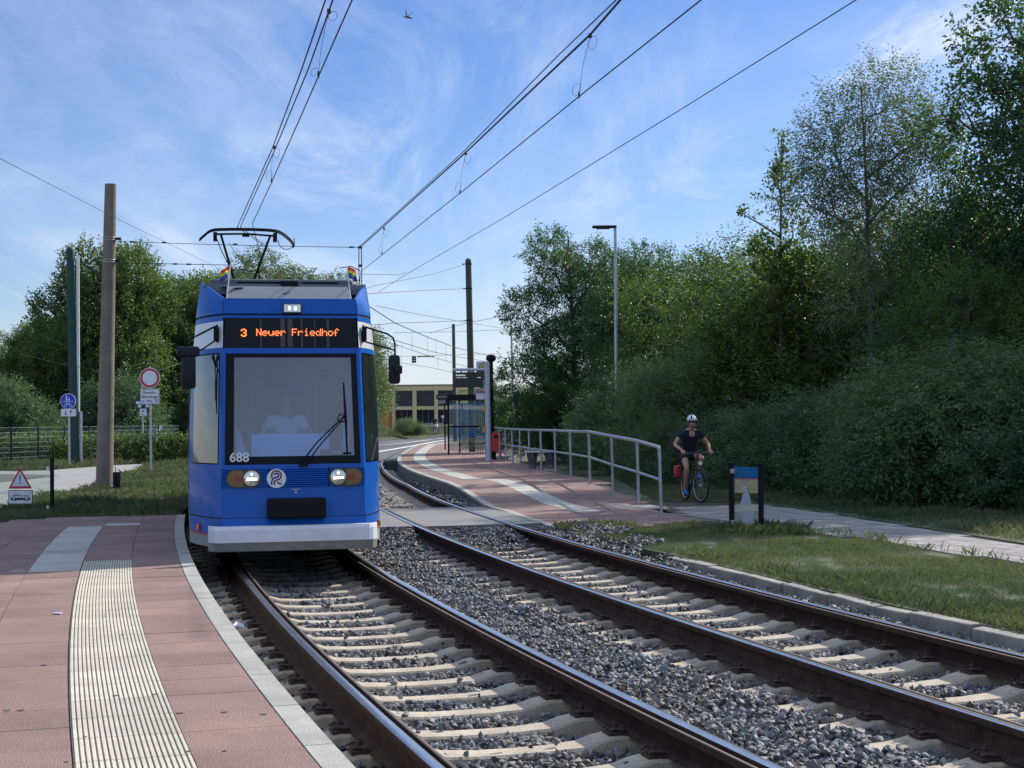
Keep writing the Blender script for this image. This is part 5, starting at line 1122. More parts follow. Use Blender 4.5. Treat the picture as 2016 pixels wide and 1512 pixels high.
for z in(6.50,5.92):
    b=MB(); f=(z+.05)/7.98; x=.2*f; r_=.225-.078*f+.008; 
    for dz in(-.03,.03): b.lathe([(r_,z+dz-.008),(r_+.006,z+dz),(r_,z+dz+.008)],(x,0,.05),20,cap=False)
    b.box((x+r_+.06,0,z+.05),(.14,.05,.07),mi=1); b.build('clamp',[m_galv,m_dark],e)
e,t=pole('catenary_pole',(-17.63,62,-.05),(-17.80,62,8.72),.185,.155,m_gpole,'dark green steel pole with pale conduit, farther back than the concrete pole','pole')
b=MB(); b.lathe([(.155,0),(.14,.08),(.08,.13),(.01,.145)],t,20); b.build('pole_cap',m_gpole,e,smooth=True)
b=MB(); f=lambda z:(-.17*(z/8.77)); b.bev((f(5.4)+.24,.02,5.4),(.115,.06,6.3),.012); b.build('conduit',mat('conduit_white',(.55,.62,.60),rough=.5,var=.05),e)
b=MB(); b.bev((.235,.02,1.15),(.10,.06,2.2),.012); 
for z in(8.2,6.6,5.6): b.box((.19+f(z),-.02,z),(.10,.05,.03))
b.build('cable_guard',m_galv,e)
e,t=pole('catenary_pole',(V(930.5,892,73).x,73,.1),tuple(V(922,514,73)),.17,.145,m_bpole,'dark olive round-topped catenary pole behind the tram stop shelter','pole')
b=MB(); b.lathe([(.145,0),(.13,.08),(.07,.125),(.01,.14)],t,18); b.build('pole_cap',m_bpole,e,smooth=True)
for yy in(520,568,631):
    z=(V(920,yy,73).z-.1)/t.z; b=MB(); b.lathe([(.165,-.03),(.165,.03)],t*z,14); b.box(t*z+Vector((-.22,0,0)),(.16,.04,.05)); b.build('clamp',m_dark,e)
e,t=pole('catenary_pole',(-4.1,110,0),(-4.15,110,8.63),.15,.11,m_brown,'far brown catenary pole left of the olive pole','pole')
# street lamp
e=root('street_lamp',(3.26,48,-.05),0,'tall slim grey street lamp with flat head in front of the trees','street lamp')
b=MB(); b.tube([(0,0,0),(-.01,0,1.2),(-.01,0,1.21),(.02,0,7.72)],[.085,.085,.062,.045],14); b.build('shaft',m_galv,e,smooth=True,sharp=50)
b=MB(); b.lathe([(.1,0),(.1,.25)],(0,0,-.02),12); b.build('base_sleeve',m_dark,e)
b=MB(); b.prism([(.06,-.09),(.06,.09),(-.30,.13),(-.68,.10),(-.70,0),(-.68,-.10),(-.30,-.13)],7.70,7.77); b.bev((-.36,0,7.685),(.42,.16,.03),.006); b.build('lamp_head',m_dark,e)
e2=root('street_lamp',(.0,75,0),0,'thin far street lamp half hidden by the edge of the dark tree','street lamp')
b=MB(); b.tube([(0.1,0,0),(-.02,0,6.6)],[.06,.045],10); b.build('shaft',m_galv,e2,smooth=True)
b=MB(); b.prism([(.05,-.08),(.05,.08),(-.6,.1),(-.6,-.1)],6.58,6.65); b.build('lamp_head',m_dark,e2)
# black mushroom lamp by the stop
e=root('stop_lamp',(-.78,60,.15),0,'black post with mushroom head beside the red litter bin','lamp post')
b=MB(); b.tube([(0,0,0),(-.03,0,3.85)],.075,14); b.build('shaft',m_black,e,smooth=True)
b=MB(); b.lathe([(.08,3.80),(.19,3.88),(.20,3.98),(.16,4.07),(.03,4.10)],(-.03,0,0),16); b.build('lamp_head',m_black,e,smooth=True)
# ------------------------------------------------------------------ overhead wires
def wire(name,pts,r_,label,cat='wire',sag=0,n=10,sub=None,grp=None):
    P=[]
    for a,b_ in zip(pts,pts[1:]):
        a=Vector(a);b_=Vector(b_)
        for k in range(n): t=k/n; P.append(a.lerp(b_,t)-Vector((0,0,4*sag*t*(1-t))))
    P.append(Vector(pts[-1])); b=MB(); b.tube(P,r_,5); 
    if sub:
        for (c_,d) in sub: b.bev(c_,d,.01)
    o=b.build(name,m_wire); tag(o,label,cat,grp); return o
def pathpts(path,Ys,z,off): return [(*path.at(path.sY(y),o_)[:2],zz_) for y,zz_,o_ in zip(Ys,z,off)]
CW=5.33
def PX(x,y,z):  # point on a pixel's ray at height z
    d=pixdir(x,y); t=(z-EYE)/d.z; return Vector((d.x*t,d.y*t,z))
# tram track: contact wire, double catenary, droppers
ca=[PX(760,-160,5.36),PX(693,0,5.36),PX(627,150,5.36),PX(535,358,5.37),PX(497,440,5.385)]; ca+=[Vector((-6.1,38,5.4)),Vector((-7.6,52,5.4))]
wire('contact_wire',ca,.0075,'lower overhead wire above the tram touching its pantograph','wire',n=6)
def cat_line(x0,Y0,pts): return pts
c1=[V(716,-190,11.3),V(645,0,14.5),V(600,133,17.5),V(541,290,23.2),V(470,447,30.0),Vector((-6.05,38,6.0)),Vector((-7.5,52,6.1))]
ux=[(p if i>4 else V(*q,p.y)) for i,(p,q) in enumerate(zip(c1,[(706,-190),(640.5,0),(595,133),(537,290),(467,447),(0,0),(0,0)]))]; u2=[(p if i>4 else V(*q,p.y)) for i,(p,q) in enumerate(zip(c1,[(726,-190),(655,0),(608,133),(543,290),(473,447),(0,0),(0,0)]))]
u2[5]=u2[5]+Vector((.05,0,0));u2[6]=u2[6]+Vector((.05,0,0))
wire('catenary_wire',ux,.0085,'left strand of the double catenary wire above the tram'); wire('catenary_wire',u2,.0085,'right strand of the double catenary wire above the tram')
def dropper(pt,pb,label,grp):
    b=MB(); a=Vector(pt);c_=Vector(pb); m_=a.lerp(c_,.5)+Vector((-.02,0,0)); b.tube(catmull([tuple(a),tuple(m_),tuple(c_)],5),.0028,4); d=(a-c_).normalized()
    for q,sg in((a-d*.09,1),(c_+d*.09,-1)):
        pts=[q+Vector((sg*.045*(1-math.cos(t_)),0,0))+d*.085*math.sin(t_+PI/2*0) for t_ in np.linspace(0,2*PI,14)]; b.tube(pts,.0026,4,cap=False)
    b.bev(a,(.04,.04,.05),.008); b.bev(c_+Vector((0,0,.02)),(.02,.04,.07),.006)
    o=b.build('dropper',m_wire); tag(o,label,'wire dropper',grp)
GD='droppers between catenary and contact wires'
dropper(V(648,22,PX(627,150,5.36).y-1.2),PX(627,150,5.36),'looped dropper above the tram, at the top of the photo',GD)
dropper(V(540,290,PX(535,358,5.37).y),PX(535,358,5.37),'looped dropper above the tram, nearer the pantograph',GD)
# empty track
cb=[PX(1560,-130,5.36),PX(1380,0,5.36),PX(1140,190,5.36),PX(906,380,5.37),PX(710,535,5.38)]
wire('contact_wire',cb+[Vector((-5.2,52,5.4)),Vector((-6.2,70,5.4))],.0075,'lower overhead wire above the empty track, crossing the sky to the upper right')
k1=[V(1390,-160,12.2),V(1221,0,14.2),V(1162,68,15.6),V(917,300,23.0),V(709,487,37.6)]
wire('catenary_wire',k1,.012,'thick catenary wire above the empty track, running to the upper right'); 
k2=[V(1393,-164,12.3),V(1225,-1,14.25),V(1160,68,15.7),V(915,306,23.1),V(709,489,37.6)]
wire('catenary_wire',[p+Vector((.0,0,-.0)) for p in [V(1380,-168,12.3),V(1217,-4,14.25),V(1100,108,17.6),V(912,299,23.2),V(709,484,37.6)]],.007,'thin upper strand beside the thick catenary wire of the empty track')
dropper(V(1162,70,PX(1140,190,5.36).y-.5),PX(1140,190,5.36),'longest looped dropper, in the upper middle of the photo',GD)
dropper(V(917,302,PX(906,380,5.37).y),PX(906,380,5.37),'looped dropper above the gap between tram and shelter',GD)
dropper(V(756,450,34),V(752,500,34),'smallest looped dropper just right of the pantograph',GD)
# hanger where the catenary ends
b=MB(); a=V(709,487,37.6); c_=V(711,600,37.6)
for dx in(-.03,.03): b.tube([a+Vector((dx,0,0)),a+Vector((dx*1.2,0,-.6)),c_+Vector((dx*.3,0,0))],.012,6)
b.tube([V(668,528,37.6),V(690,524,37.6),V(709,533,37.6)],.012,5); b.bev(a,(.1,.06,.06),.01); b.bev(a+Vector((0,0,-.45)),(.1,.05,.06),.01)
o=b.build('wire_hanger',m_wire); tag(o,'dark double hanger rod above the right roof corner of the tram','wire hanger')
sp=lambda a,b_,ks: [(Vector(a).lerp(Vector(b_),k),(.12,.04,.04)) for k in ks]
A1=Vector((-10.2,39.9,6.42)); B1=V(707,487,37.6); wire('span_wire',[A1,B1],.008,'upper span wire from the concrete pole across to the tram wires','span wire',sag=.02,sub=sp(A1,B1,(.06,.2,.5,.97)))
A2=Vector((-10.2,39.9,5.86)); B2=V(460,522,38.5); wire('span_wire',[A2,B2],.009,'lower span wire from the concrete pole, in front of the trees','span wire',sub=sp(A2,B2,(.06,.5,.62)))
far_w=[('guy_wire',[V(-60,276,22),V(0,312,25),V(225,428,39),V(380,503,58),V(430,528,70)],.006,'thin wire sloping down from the left edge behind the concrete pole'),
('guy_wire',[V(1800,-75,16),V(1685,0,17),V(1330,222,24),V(1000,424,36),V(800,540,52),V(745,575,60)],.0075,'long thin wire crossing the sky below the thick wires, upper right'),
('span_wire',[V(918,520,73),V(850,540,58),V(740,562,52),V(700,574,48)],.011,'highest wire of the olive pole, sloping down to the left'),
('span_wire',[V(918,568,73),V(830,572,58),V(745,577,52),V(690,580,48)],.011,'second wire of the olive pole, nearly level'),
('span_wire',[V(918,631,73),V(845,634,58),V(778,636,56),V(730,640,52)],.012,'third wire of the olive pole, level with the display board arm'),
('span_wire',[V(712,540,45),V(785,541,52),V(800,536,54)],.008,'short level wire above the right mirror'),
('span_wire',[V(740,602,70),V(830,620,75),V(915,634,85),V(1000,648,100)],.012,'thin wire falling from the willow to the dark tree'),
('catenary_wire',[V(722,600,60),V(778,636,66),V(845,665,78),V(900,685,92),V(960,700,112),V(1010,706,130)],.02,'far catenary wire descending behind the poles'),
('contact_wire',[V(730,655,70),V(778,670,76),V(850,692,90),V(905,703,104),V(960,712,125)],.017,'far contact wire, upper of the two descending lines'),
('contact_wire',[V(730,668,72),V(778,678,76),V(845,701,90),V(920,722,112),V(990,737,140)],.015,'far contact wire below the small hanging sign'),
('contact_wire',[V(740,703,80),V(787,714,88),V(840,722,100),V(892,733,118)],.014,'lowest far wire above the yellow building'),
('span_wire',[V(845,656,90),V(915,637,90),V(985,623,90)],.012,'thin wire rising right to the edge of the dark tree'),
('span_wire',[V(775,655,90),V(900,653,95),V(1000,649,100)],.012,'pale level wire right of the willow'),
('span_wire',[V(775,702,100),V(880,699,104),V(990,696,110)],.012,'level wire carrying the small hanging sign'),
('guy_wire',[V(40,697,60),V(135,720,61),V(200,729,60),V(275,731,60),V(320,727,62),V(365,712,64)],.010,'slack pale wire behind the two left poles')]
for nm,pts,r_,lb in far_w: wire(nm,pts,r_,lb,'wire',n=4)
for (x,y0,y1,Y) in((811,650,690,80),(842,661,702,85),(858,665,700,90),(878,672,710,95),(791,673,713,88),(862,700,727,100)): 
    b=MB(); b.tube([V(x,y0,Y),V(x,y1,Y)],.008,4); o=b.build('dropper',m_wire); tag(o,{811:'short far dropper just left above the small hanging sign',842:'short far dropper right above the bar beside the hanging sign',858:'far dropper between the hanging sign and the brown pole',878:'far dropper just left of the brown pole',791:'leftmost far dropper, close to the willow',862:'lowest far dropper, between hanging sign bar and brown pole'}[x],'wire dropper','far droppers')
b=MB(); b.box((0,0,0),(.26,.08,.40)); e=b.build('hanging_sign',m_dark); e.location=V(815,708,95); tag(e,'small dark square sign hanging from the far wires','sign')
b=MB(); b.box((0,-.045,.07),(.17,.01,.05)); b.box((0,-.045,-.06),(.17,.01,.05)); b.build('sign_mark',m_signw,e)
b=MB(); b.box((0,.1,0),(1.05,.05,.06)); o=b.build('section_insulator',m_wire); o.location=V(838,702,95); tag(o,'dark bar on the far wires beside the small hanging sign','insulator')
# ------------------------------------------------------------------ platform railing
rl_px=[(1298,880),(1254,868),(1204,858.5),(1159,850),(1122,849),(1092,847.5),(1064,847),(1041,846.5),(1023,845.5),(1008,845),(994.5,844),(982.7,843)]
rl_Y=[27,29.2,32,35.5,38.5,41.5,44.5,47.3,50,52.7,55.3,58]
tops=[V(x,y,Y) for (x,y),Y in zip(rl_px,rl_Y)]; base0=tops[0]
e=root('railing',(base0.x,base0.y,0),0,'galvanised two-bar railing with many posts along the back of the right platform','railing')
bots=[Vector((t.x+.02,t.y,zr(t.y)-.02)) for t in tops]; off=Vector((base0.x,base0.y,0))
for t,q in zip(tops,bots):
    b=MB(); b.tube([q-off,t-off-Vector((0,0,.02))],.031,10); b.lathe([(.055,0),(.055,.012)],q-off+Vector((0,0,.02)),10); b.build('post',m_galv,e,smooth=True,sharp=50)
b=MB(); t0=tops[0]-off; b.tube([t0+Vector((.0,0,-.12)),t0+Vector((0,.02,-.04)),t0+Vector((-.01,.06,0))]+[t-off for t in tops[1:]]+[V(970,842,61)-off],.034,10); b.build('top_bar',m_galv,e,smooth=True,sharp=50)
b=MB(); b.tube([t.lerp(q,.48)-off for t,q in zip(tops,bots)],.026,8); b.build('middle_bar',m_galv,e,smooth=True,sharp=50)
# ------------------------------------------------------------------ bench
e=root('bench',(.86,46.6,.2),R(-8),'backless bench with flat slab top on two angular concrete supports, before the railing','bench')
m_bench=mat('bench_concrete',(.105,.10,.10),rough=.9,var=.3,vs=5,bump=.5,bs=40)
b=MB(); 
for k in range(4): b.bev((0,-.20+k*.135,.50),(.95,.12,.045),.01)
b.build('seat',mat('weathered_wood',(.40,.42,.44),rough=.75,var=.2,vs=7,bump=.3,bs=60),e)
for x in(-.27,.27):
    b=MB(); b.prism([(-.20,.47),(.20,.47),(.17,.30),(.10,.10),(.14,0),(-.14,0),(-.09,.12),(-.17,.30)],x-.07,x+.07,plane='YZ'); b.prism([(x-.17,.47),(x+.17,.47),(x+.12,.2),(x+.10,0),(x-.10,0),(x-.12,.2)],-.06,.06,plane='XZ')
    b.build('leg',m_bench,e)
# ------------------------------------------------------------------ red litter bin
e=root('litter_bin',(-.60,58.2,.2),0,'red rounded litter bin on a dark post between the stop display and the railing','litter bin')
b=MB(); b.tube([(.14,.1,0),(.14,.1,1.05)],.035,8); b.box((-.1,0,.16),(.14,.12,.34)); b.build('post',m_black,e)
b=MB(); b.prism([(-.19,.30),(.17,.30),(.19,.34),(.19,.92),(.10,1.02),(-.10,1.05),(-.19,.98)],-.17,.17,plane='XZ'); o=b.build('bin_body',mat('bin_red',(.50,.035,.025),rough=.5,var=.08),e)
b=MB(); b.box((0,-.178,.86),(.22,.012,.08)); b.build('slot',m_black,e)
# ------------------------------------------------------------------ stop display pole
m_lilac=mat('pole_light_grey',(.42,.44,.50),rough=.45,var=.05); m_scr=mat('display_screen',(.006,.006,.008),rough=.35,var=0)
e=root('stop_display',(-.90,56,.18),0,'light grey stop mast with departure display, stop emblem and timetable','display')
b=MB(); b.tube([(.02,0,0),(-.02,0,3.64)],.10,6); b.bev((.0,0,1.8),(.18,.16,3.6),.03); b.build('mast',m_lilac,e)
b=MB(); b.tube([(-.05,0,3.35),(-1.24,0,3.35)],.055,10); b.box((-.55,0,3.24),(.18,.05,.1)); b.box((-.95,0,3.27),(.05,.05,.1)); b.build('cross_arm',m_lilac,e)
b=MB(); b.bev((-.68,0,2.98),(1.06,.22,.55),.02); d_=b.build('display_box',m_scr,e)
m_txt=mat('display_text',(.5,.5,.5),var=0,emit=(.8,.85,.9),es=.7)
textmesh('Stadthafen',.085,'display_heading',m_txt,d_,TM(-1.14,-.125,3.15),align='LEFT'); textmesh('3  Neuer Friedhof',.055,'display_line',m_txt,d_,TM(-1.14,-.125,3.06),align='LEFT'); textmesh('sofort',.055,'display_time',m_txt,d_,TM(-.22,-.125,3.06),align='RIGHT')
b=MB(); b.bev((-.20,.16,3.30),(.40,.14,.70),.02); q=b.build('emblem_box',m_lilac,e)
b=MB(); b.lathe([(.17,0),(.17,.008)],(-.14,.08,3.42),24,axis='Y',mi=0); b.lathe([(.135,-.004),(.135,.0)],(-.14,.08,3.42),24,axis='Y',mi=1); b.build('stop_emblem',[mat('emblem_green',(.02,.16,.06),rough=.5,var=0),mat('emblem_yellow',(.65,.50,.04),rough=.5,var=0)],q); textmesh('H',.2,'stop_letter',MATS['emblem_green'],q,TM(-.14,.070,3.42),bold=.008)
b=MB(); b.box((-.26,.12,2.46),(.32,.04,.40)); q=b.build('timetable',m_signw,e); b=MB(); b.box((-.26,.095,2.54),(.30,.006,.07)); b.box((-.27,.095,2.60),(.22,.006,.02)); b.box((-.25,.095,2.49),(.26,.006,.012)); b.build('timetable_band',mat('timetable_pink',(.45,.12,.22),rough=.6,var=0),q)
for z in(1.95,1.18):
    b=MB(); b.prism([(-.10,z-.12),(-.18,z-.12),(-.18,z+.06),(-.10,z+.14)],-.09,.09,plane='XZ'); b.build('validator',mat('validator_orange',(.65,.27,.02),rough=.5,var=.05),e)
# ------------------------------------------------------------------ shelter
m_shg=glass('shelter_glass',(.80,.88,.86),.05,.02,.88)
SX,SY=-2.80,67.3; e=root('tram_shelter',(SX,SY,.2),0,'glazed tram stop shelter with black frame and dark flat roof','shelter')
Wd,Dp=1.62,4.0; sk=.35
def sp_(u,v,z): return (u*Wd+v*sk*1.0,v*Dp,z)
for (u,v) in((0,0),(1,0),(0,1),(1,1),(1,.5)):
    b=MB(); p=sp_(u,v,0); b.box((p[0],p[1],1.25),(.075,.075,2.5)); b.build('post',m_black,e)
b=MB(); b.box((-.14,-.3,1.27),(.06,.06,2.1)); b.build('post',m_black,e)
b=MB(); P=[(-.10,-.35),(Wd+.12,-.35),(Wd+.12+sk,Dp+.2),(-.10+sk,Dp+.2)]; b.prism(P,2.40,2.62); b.box((.78,-.36,2.47),(1.76,.04,.20)); b.build('roof',m_black,e)
b=MB(); b.bev((-.25,-.36,2.52),(.52,.05,.20),.01); q=b.build('name_board',m_scr,e); textmesh('Stadthafen',.10,'stop_name',mat('board_text',(.55,.6,.7),rough=.5,var=0),q,TM(-.25,-.395,2.53))
b=MB(); b.box((-.27,-.36,2.30),(.30,.03,.14)); b.build('name_board_plate',mat('plate_grey',(.25,.25,.27),rough=.6,var=.1),e)
b=MB(); b.box((Wd/2,0,1.22),(Wd-.08,.012,2.1)); b.build('end_pane',m_shg,e)
b=MB(); b.box((Wd/2+sk,Dp,1.22),(Wd-.08,.012,2.1)); b.build('end_pane',m_shg,e)
for k in range(3):
    a=Vector(sp_(1,k/3+.02,0)); c_=Vector(sp_(1,(k+1)/3-.02,0)); b=MB(); m_=(a+c_)/2; b.box((m_.x,m_.y,1.22),(.012,(c_-a).length,2.1),rz=-math.atan2(c_.x-a.x,c_.y-a.y)); b.build('back_pane',m_shg,e)
b=MB(); b.box((Wd/2-.1,-.02,1.22),(Wd-.3,.04,.07)); b.build('cross_rail',m_black,e)
for k in(.25,.5,.75):
    p=sp_(.72,k,0); b=MB(); b.bev((p[0],p[1],.45),(.42,.40,.05),.015); b.tube([(p[0],p[1],0),(p[0],p[1],.45)],.03,8); b.build('shelter_seat',m_galv,e)
# ------------------------------------------------------------------ transparent barrier panels
m_pane=glass('plexiglass',(.93,.97,.95),.04,.03,.97,.28)
pl,pr=G(1441,1041,-.04),G(1499,1046,-.04)
ang=math.atan2(pr.y-pl.y,pr.x-pl.x); wd=(pr-pl).length
e=root('barrier_panel',pl,ang,'transparent barrier panel with sign backs between two black posts on the lawn','barrier')
for x in(0,wd):
    b=MB(); b.bev((x,0,.46),(.062,.062,1.08),.006); b.box((x,0,1.005),(.085,.085,.012)); b.build('post',m_black,e)
b=MB(); b.box((wd/2,0,.51),(wd-.07,.010,.88)); pn=b.build('pane',m_pane,e)
b=MB(); b.prism([(wd*.32,.38),(wd*.70,.38),(wd*.50,.68)],-.014,-.007,plane='XZ'); b.build('triangle_sign',mat('sign_back',(.42,.45,.50),rough=.5,metal=.2,var=.06),pn)
b=MB(); b.box((wd*.55,-.011,.17),(.28,.008,.215)); b.build('plate_sign',MATS['sign_back'],pn)
for z in(.88,.10):
    b=MB(); b.bev((.045,-.02,z),(.05,.05,.07),.008); b.build('clamp',m_galv,e)
lp=G(103,1012,-.03); e=root('barrier_panel',(lp.x-1.3,lp.y+.12,-.03),R(-5),'transparent barrier panel at the left edge with red warning triangle and tram plate','barrier')
for x in(0,1.3):
    b=MB(); b.bev((x,0,.53),(.062,.062,1.10),.006); b.build('post',m_black,e)
b=MB(); b.box((.65,0,.52),(1.22,.008,1.0)); b.box((.65,-.002,.045),(1.2,.014,.012),mi=1); pn=b.build('pane',[m_pane,mat('pane_edge',(.5,.55,.5),rough=.4,var=0)],e)
def tri(cx,cz,w,h): return [(cx-w/2,cz-h*.42),(cx+w/2,cz-h*.42),(cx,cz+h*.58)]
tx=.68; tz=.655
b=MB(); P=tri(tx,tz,.46,.40); b.prism(P,-.014,-.008,plane='XZ'); tr_=b.build('warning_triangle',m_red2,pn)
b=MB(); b.prism(tri(tx,tz-.004,.335,.285),-.017,-.014,plane='XZ'); b.build('triangle_field',m_signw,tr_)
b=MB(); b.prism([(tx-.013,tz+.085),(tx+.013,tz+.085),(tx+.007,tz-.035),(tx-.007,tz-.035)],-.020,-.017,plane='XZ'); b.lathe([(.014,-.020),(.014,-.017)],(tx,0,tz-.068),12,axis='Y'); b.build('exclamation_mark',m_signk,tr_)
b=MB(); pxc,pz=tx+.005,.325; b.bev((pxc,-.011,pz),(.48,.006,.265),.002); pt=b.build('tram_plate',m_signk,pn)
b=MB(); b.box((pxc,-.0155,pz),(.455,.003,.24)); b.build('plate_field',m_signw,pt)
b=MB(); q=lambda x0,x1,z0,z1,y=-.018: b.box((pxc+(x0+x1)/2,y,pz+(z0+z1)/2),(x1-x0,.002,z1-z0))
b.prism([(pxc-.19,pz-.055),(pxc+.19,pz-.055),(pxc+.19,pz-.02),(pxc+.165,pz+.035),(pxc-.165,pz+.035),(pxc-.19,pz-.02)],-.019,-.0172,plane='XZ')
for x in(-.14,-.09,.09,.14): b.lathe([(.014,-.019),(.014,-.0172)],(pxc+x,0,pz-.062),10,axis='Y')
b.tube([(pxc-.12,-.018,pz+.05),(pxc-.08,-.018,pz+.085),(pxc-.04,-.018,pz+.05)],.003,4); b.box((pxc-.07,-.018,pz+.041),(.11,.002,.008)); b.build('tram_pictogram',m_signk,pt)
b=MB()
for x0,x1,z0 in((-.168,-.148,-.02),(-.135,-.112,-.045),(-.10,-.045,-.015),(-.035,.02,-.015),(.03,.085,-.015),(.095,.115,-.045),(.12,.14,-.045),(.15,.168,-.02)): b.box((pxc+(x0+x1)/2,-.0195,pz+(z0+.027)/2),(x1-x0,.001,.027-z0))
b.build('pictogram_window',m_signw,pt)
for z in(.86,.12):
    b=MB(); b.bev((1.225,-.01,z),(.06,.03,.075),.006); b.build('clamp',m_signw,e)
# small black stake sign seen from behind
e=root('stake_sign',(-8.9,35.2,-.03),0,'small dark sign on a thin stake right of the concrete pole','sign'); p_=V(229,938,35.2)
e.location=(p_.x,35.2,-.03)
b=MB(); b.tube([(-.01,0,0),(-.02,0,.72)],.010,6); b.build('stake',m_black,e); b=MB(); b.box((0,.02,.42),(.17,.012,.36)); b.build('sign_plate',m_dark,e); b=MB(); b.box((-.1,.01,.29),(.05,.01,.05)); b.build('tag',m_signw,e)
# ------------------------------------------------------------------ traffic signs on the left
def post(e,h,r_=.03,x=0): b=MB(); b.tube([(x,.04,-.1),(x-.02,.04,h)],r_,10); return b.build('post',m_galv,e,smooth=True)
p_=V(297,940,52); e=root('traffic_sign',(p_.x,52,-.03),0,'round white sign with red ring above a lettered white plate, near the tram','traffic sign')
Z=lambda y,Y: V(0,y,Y).z
def zat(x,y,Y): return V(x,y,Y).z+.03
post(e,zat(296,722,52),.038)
zc=zat(296,744,52); b=MB(); b.lathe([(.345,-.006),(.345,.006)],(-.02,0,zc),40,axis='Y',mi=0); b.lathe([(.325,-.010),(.325,-.006)],(-.02,0,zc),40,axis='Y',mi=1); b.lathe([(.245,-.014),(.245,-.010)],(-.02,0,zc),40,axis='Y',mi=0); b.build('round_sign',[m_signw,m_red2],e)
zc=zat(297,781,52); b=MB(); b.bev((-.02,0,zc),(.66,.03,.53),.012,mi=0); b.box((-.02,-.018,zc),(.62,.004,.49),mi=1); b.box((-.02,-.021,zc),(.60,.004,.47),mi=2); q=b.build('text_plate',[m_galv,m_signk,m_signw],e)
for k,t_ in enumerate(('Einsatz-','fahrzeuge','frei')): textmesh(t_,.145,'plate_text',m_signk,q,TM(-.02,-.026,zc+.145-.145*k),bold=.001)
b=MB(); b.box((-.24,-.026,zc-.15),(.08,.003,.08)); b.box((.20,-.026,zc-.13),(.09,.003,.10)); b.build('sticker',mat('sticker_blue',(.18,.32,.62),rough=.6,var=.2,vs=20),q)
p_=V(281,905,68); e=root('traffic_sign',(p_.x,68,-.03),0,'back of a grey triangular sign with small plates, behind the red ringed sign','traffic sign')
post(e,zat(276,745,68),.04,.0); zc=zat(272,782,68)
b=MB(); b.prism([(-.42,zc-.35),(.42,zc-.35),(0,zc+.42)],.0,.012,plane='XZ'); b.build('triangle_sign',m_gpole,e); b=MB(); b.box((-.20,-.01,zc-.25),(.17,.01,.13)); b.build('sticker',m_signw,e)
zc=zat(278,803,68); b=MB(); b.bev((.05,-.01,zc),(.60,.03,.34),.02); q=b.build('back_plate',m_gpole,e); b=MB()
for x in(-.12,.22): b.box((x,-.03,zc+.08),(.15,.01,.12))
b.build('sticker',m_signw,q)
zc=zat(279,812,68); b=MB(); b.bev((.04,-.05,zc),(.31,.02,.33),.012); q=b.build('arrow_plate',m_signw,e); b=MB(); b.box((.04,-.062,zc+.03),(.02,.004,.10)); b.prism([(.04,zc+.12),(-.02,zc+.05),(.0,zc+.035),(.04,zc+.08),(.08,zc+.035),(.10,zc+.05)],-.064,-.060,plane='XZ'); b.build('arrow',m_signk,q); textmesh('Nr.',.09,'plate_text',m_signk,q,TM(.04,-.064,zc-.11))
p_=V(136,917,60); e=root('traffic_sign',(p_.x,60,-.03),0,'round blue foot and cycle path sign with arrow plate before the green pole','traffic sign')
post(e,zat(133,777,60),.04); zc=zat(133,790,60)
b=MB(); b.lathe([(.305,-.006),(.305,.006)],(-.03,0,zc),40,axis='Y',mi=0); b.lathe([(.285,-.010),(.285,-.006)],(-.03,0,zc),40,axis='Y',mi=1); q=b.build('round_sign',[m_signw,m_signb],e)
b=MB(); X0=-.03
def bx(x,z,w,h): b.box((X0+x,-.012,zc+z),(w,.004,h))
bx(0,-.01,.48,.014); b.lathe([(.028,-.014),(.028,-.010)],(X0-.06,0,zc+.20),12,axis='Y'); b.prism([(X0-.09,zc+.03),(X0-.03,zc+.03),(X0-.035,zc+.17),(X0-.085,zc+.17)],-.014,-.010,plane='XZ'); bx(-.075,.0,.018,.07); bx(-.045,.0,.018,.07)
b.lathe([(.02,-.014),(.02,-.010)],(X0+.04,0,zc+.125),12,axis='Y'); b.prism([(X0+.015,zc+.01),(X0+.07,zc+.01),(X0+.06,zc+.10),(X0+.02,zc+.10)],-.014,-.010,plane='XZ')
for x in(-.10,.10): b.torus((X0+x,-.012,zc-.16),.052,.008,18,5,axis='Y')
stroke([(X0-.10,zc-.16),(X0-.03,zc-.08),(X0+.06,zc-.08),(X0+.10,zc-.16)],.016,-.013,0,b); stroke([(X0-.03,zc-.08),(X0+.02,zc-.16),(X0+.06,zc-.08)],.016,-.0135,0,b); stroke([(X0-.05,zc-.05),(X0-.02,zc-.05),(X0-.03,zc-.08)],.014,-.014,0,b); b.build('path_pictogram',m_signw,q)
zc=zat(133.5,812.5,60); b=MB(); b.bev((-.02,0,zc),(.60,.02,.30),.01,mi=0); b.box((-.02,-.012,zc),(.55,.003,.255),mi=1); q=b.build('arrow_plate',[m_galv,m_signw],e)
b=MB(); 
for x,s in((-.12,-1),(.08,1)): 
    b.box((x,-.016,zc),(.025,.004,.16)); b.prism([(x,zc+s*.095),(x-.055,zc+s*.03),(x-.035,zc+s*.02),(x,zc+s*.06),(x+.035,zc+s*.02),(x+.055,zc+s*.03)],-.018,-.014,plane='XZ')
b.build('arrow',m_signk,q)
